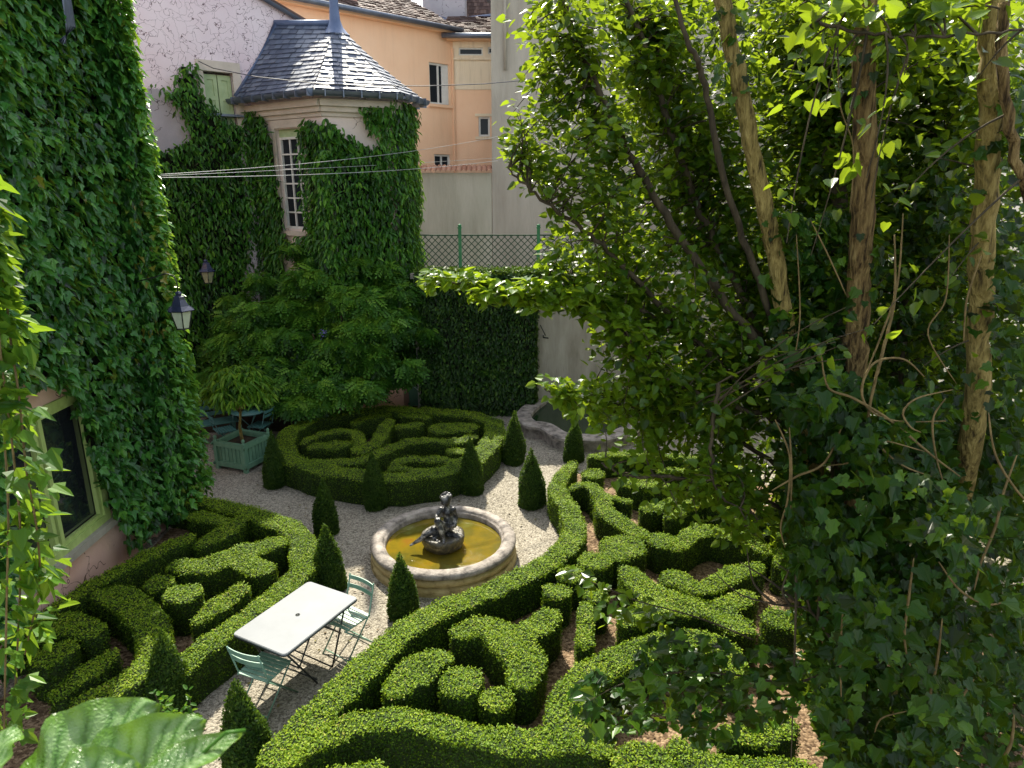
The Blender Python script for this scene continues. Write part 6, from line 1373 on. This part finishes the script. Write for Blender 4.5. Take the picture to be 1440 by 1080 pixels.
for s in strand:
    A = np.array([PY(x - 5, y, 3.45 + 0.12 * math.sin(i)) for i, (x, y) in enumerate(s)]); A, _ = smooth(A, np.ones(len(A)), 8); b.tube(list(A), .006, 5, 1)
    k = rng.integers(0, len(A), 150); wdt = np.interp(k / len(A), [0, .2, .5, .8, 1], [.02, .035, .05, .06, .06])[:, None]
    q = A[k] + rnd3(150) * wdt * np.array([1, 1.2, .6]); xx, yy = proj(q)
    kp = (xx < 84) & ~((xx < 19) & (yy > 612) & (yy < 712)); q = q[kp]; m = len(q)
    b.leaves(q, np.array([.35, .1, .7]) + rnd3(m) * .45, np.array([.25, 0, -.8]) + rnd3(m) * .4, 0.11 * rng.uniform(.6, 1.3, m), L_IVY, 0)
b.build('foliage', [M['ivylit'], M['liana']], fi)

# ------------------------------------------------------------------ big blurred leaves on the sill plant, close to the viewer
def bigleafmat():
    m, nt_, out = newmat('broad_veined_leaf')
    uv = nd(nt_, 'ShaderNodeAttribute', attribute_name='leafuv')
    sp0 = nd(nt_, 'ShaderNodeSeparateXYZ'); nt_.links.new(uv.outputs['Vector'], sp0.inputs[0])
    au = nd(nt_, 'ShaderNodeMath', operation='ABSOLUTE'); nt_.links.new(sp0.outputs[0], au.inputs[0])
    tt = nd(nt_, 'ShaderNodeMath', operation='MULTIPLY_ADD'); tt.inputs[1].default_value = -0.62; nt_.links.new(au.outputs[0], tt.inputs[0]); nt_.links.new(sp0.outputs[1], tt.inputs[2])
    nz = nd(nt_, 'ShaderNodeTexNoise', Scale=3.5, Detail=2.0); nt_.links.new(uv.outputs['Vector'], nz.inputs['Vector'])
    t2 = nd(nt_, 'ShaderNodeMath', operation='MULTIPLY_ADD'); t2.inputs[1].default_value = 0.22; nt_.links.new(nz.outputs[0], t2.inputs[0]); nt_.links.new(tt.outputs[0], t2.inputs[2])
    pg_ = nd(nt_, 'ShaderNodeMath', operation='PINGPONG'); pg_.inputs[1].default_value = 0.17; nt_.links.new(t2.outputs[0], pg_.inputs[0])
    ad = nd(nt_, 'ShaderNodeMix', data_type='RGBA', blend_type='ADD'); ad.inputs[0].default_value = 0.25; nt_.links.new(uv.outputs['Vector'], ad.inputs[6]); nt_.links.new(nz.outputs['Color'], ad.inputs[7])
    vo = nd(nt_, 'ShaderNodeTexVoronoi', Scale=13.0, feature='DISTANCE_TO_EDGE'); nt_.links.new(ad.outputs[2], vo.inputs['Vector'])
    mn_ = nd(nt_, 'ShaderNodeMath', operation='MULTIPLY_ADD'); mn_.inputs[1].default_value = 0.12; nt_.links.new(vo.outputs['Distance'], mn_.inputs[0]); nt_.links.new(pg_.outputs[0], mn_.inputs[2])
    col = ramp(nt_, mn_.outputs[0], [(0.0, (0.015, 0.06, 0.008)), (0.018, (0.03, 0.11, 0.015)), (0.05, (0.10, 0.23, 0.05)), (0.14, (0.21, 0.34, 0.13))])  # pale fields between veins carry sun gloss in the colour
    sx = nd(nt_, 'ShaderNodeSeparateXYZ'); nt_.links.new(uv.outputs['Vector'], sx.inputs[0])
    ab = nd(nt_, 'ShaderNodeMath', operation='ABSOLUTE'); nt_.links.new(sx.outputs[0], ab.inputs[0])
    rim = ramp(nt_, ab.outputs[0], [(0.0, (0.35, 0.35, 0.35)), (0.06, (0, 0, 0)), (0.62, (0, 0, 0)), (0.9, (1, 1, 1))])
    mx = nd(nt_, 'ShaderNodeMix', data_type='RGBA'); nt_.links.new(rim, mx.inputs[0]); nt_.links.new(col, mx.inputs[6]); mx.inputs[7].default_value = (0.10, 0.22, 0.02, 1)
    bs = nd(nt_, 'ShaderNodeBsdfPrincipled', Roughness=0.28); nt_.links.new(mx.outputs[2], bs.inputs['Base Color'])
    bm = nd(nt_, 'ShaderNodeBump', Strength=0.6, Distance=0.004); nt_.links.new(vo.outputs['Distance'], bm.inputs['Height']); nt_.links.new(bm.outputs[0], bs.inputs['Normal'])
    tr = nd(nt_, 'ShaderNodeBsdfTranslucent'); tr.inputs[0].default_value = (0.30, 0.50, 0.04, 1)
    ms_ = nd(nt_, 'ShaderNodeMixShader'); ms_.inputs[0].default_value = 0.3; nt_.links.new(bs.outputs[0], ms_.inputs[1]); nt_.links.new(tr.outputs[0], ms_.inputs[2]); nt_.links.new(ms_.outputs[0], out.inputs[0]); return m
M['bigleaf'] = bigleafmat()
sill = empty('sill_plant', 'large veined leaves of a plant on the viewer sill, poking in at the bottom corner', 'plant', loc=tuple(PY(60, 1150, .75)))
def bigleaf(base, tip, width, nrm, curl=0.25):
    base, tip, nrm = np.array(base), np.array(tip), np.array(nrm, float); ax = tip - base; L = np.linalg.norm(ax); ax /= L
    nrm -= (nrm @ ax) * ax; nrm /= np.linalg.norm(nrm); sd = np.cross(ax, nrm)
    nv, nu = 22, 13; V = []; UV = []
    for i in range(nv):
        t = i / (nv - 1); w_ = width * (math.sin(PI * t ** 0.75) ** 0.65) * (1 + 0.07 * math.sin(19 * t))
        for j in range(nu):
            u = -1 + 2 * j / (nu - 1); x = u * w_
            z = curl * width * (abs(u) ** 1.4 * 0.6 - 0.9 * t * t) + 0.10 * width * math.sin(9 * t + 3 * u) + 0.05 * width * math.sin(23 * t) * abs(u)
            V.append(base + ax * L * t + sd * x + nrm * z); UV.append((u, t * L / width, 0))
    b = MB(); b.add(V, [(i * nu + j, (i + 1) * nu + j, (i + 1) * nu + j + 1, i * nu + j + 1) for i in range(nv - 1) for j in range(nu - 1)], 0, .5, True)
    o = b.build('leaf', M['bigleaf'], sill); at = o.data.attributes.new('leafuv', 'FLOAT_VECTOR', 'POINT'); at.data.foreach_set('vector', np.array(UV, np.float32).ravel()); return o
bigleaf(PY(30, 1150, .70), PY(215, 985, .80), .085, (-0.1, -0.5, 1.0)); bigleaf(PY(90, 1150, .66), PY(285, 1010, .74), .060, (0.3, -0.5, 1.0)); bigleaf(PY(180, 1120, .66), PY(338, 1026, .72), .028, (0.2, -0.1, 1.0), .5); bigleaf(PY(-60, 1120, .70), PY(20, 1015, .80), .05, (-.3, -.4, 1.0)); bigleaf(PY(60, 1140, .60), PY(190, 1068, .64), .045, (0.0, -.3, 1.0), .5)
b = MB(); b.tube([PY(150, 1200, .7), PY(250, 1090, .7), PY(318, 1030, .71), PY(345, 1027, .72)], .0025, 6); b.build('stalk', M['bgreen'], sill)
ps = tag(None or empty('privet_shrub', 'small bright privet shrub beside the broad cone at the bottom edge', 'shrub', loc=tuple(P(275, 1050))), None)
pc_ = P(272, 1075); b = MB()
for k in range(14):
    e = pc_ + np.array([random.uniform(-.28, .28), random.uniform(-.2, .2), random.uniform(.45, .85)]); b.tube([pc_ + np.array([random.uniform(-.1, .1), 0, 0]), e], [.006, .003], 5, 1); m = 26; t = rng.random((m, 1)); q = pc_ * (1 - t) + e * t; q[:, 2] += .05; b.leaves(q + rnd3(m) * .02, np.array([0, 0, 1.]) + rnd3(m) * .5, rnd3(m) + np.array([0, 0, .5]), .07 * rng.uniform(.6, 1.2, m), L_OVAL, 0)
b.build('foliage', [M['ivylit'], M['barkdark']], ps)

# a thin litter of fallen leaves on the paths and beds
b = MB(); n = 900; x, y = rng.uniform(-5, 5, n), rng.uniform(4.5, 15, n); q = np.stack([x, y, np.full(n, 0.016)], 1)
b.leaves(q, np.array([0, 0, 1.]) + rnd3(n) * .25, rnd3(n) * np.array([1, 1, .1]), .045 * rng.uniform(.5, 1.3, n), L_OVAL, 0)
M['litter'] = leafmat('fallen_leaf', [(0.0, (0.05, 0.03, 0.012)), (0.5, (0.14, 0.085, 0.03)), (1.0, (0.20, 0.19, 0.05))], (0.2, 0.15, 0.04), 0.1)
tag(b.build('fallen_leaves', M['litter']), 'small dry fallen leaves scattered over the gravel and mulch', 'leaf litter', None, 'stuff')
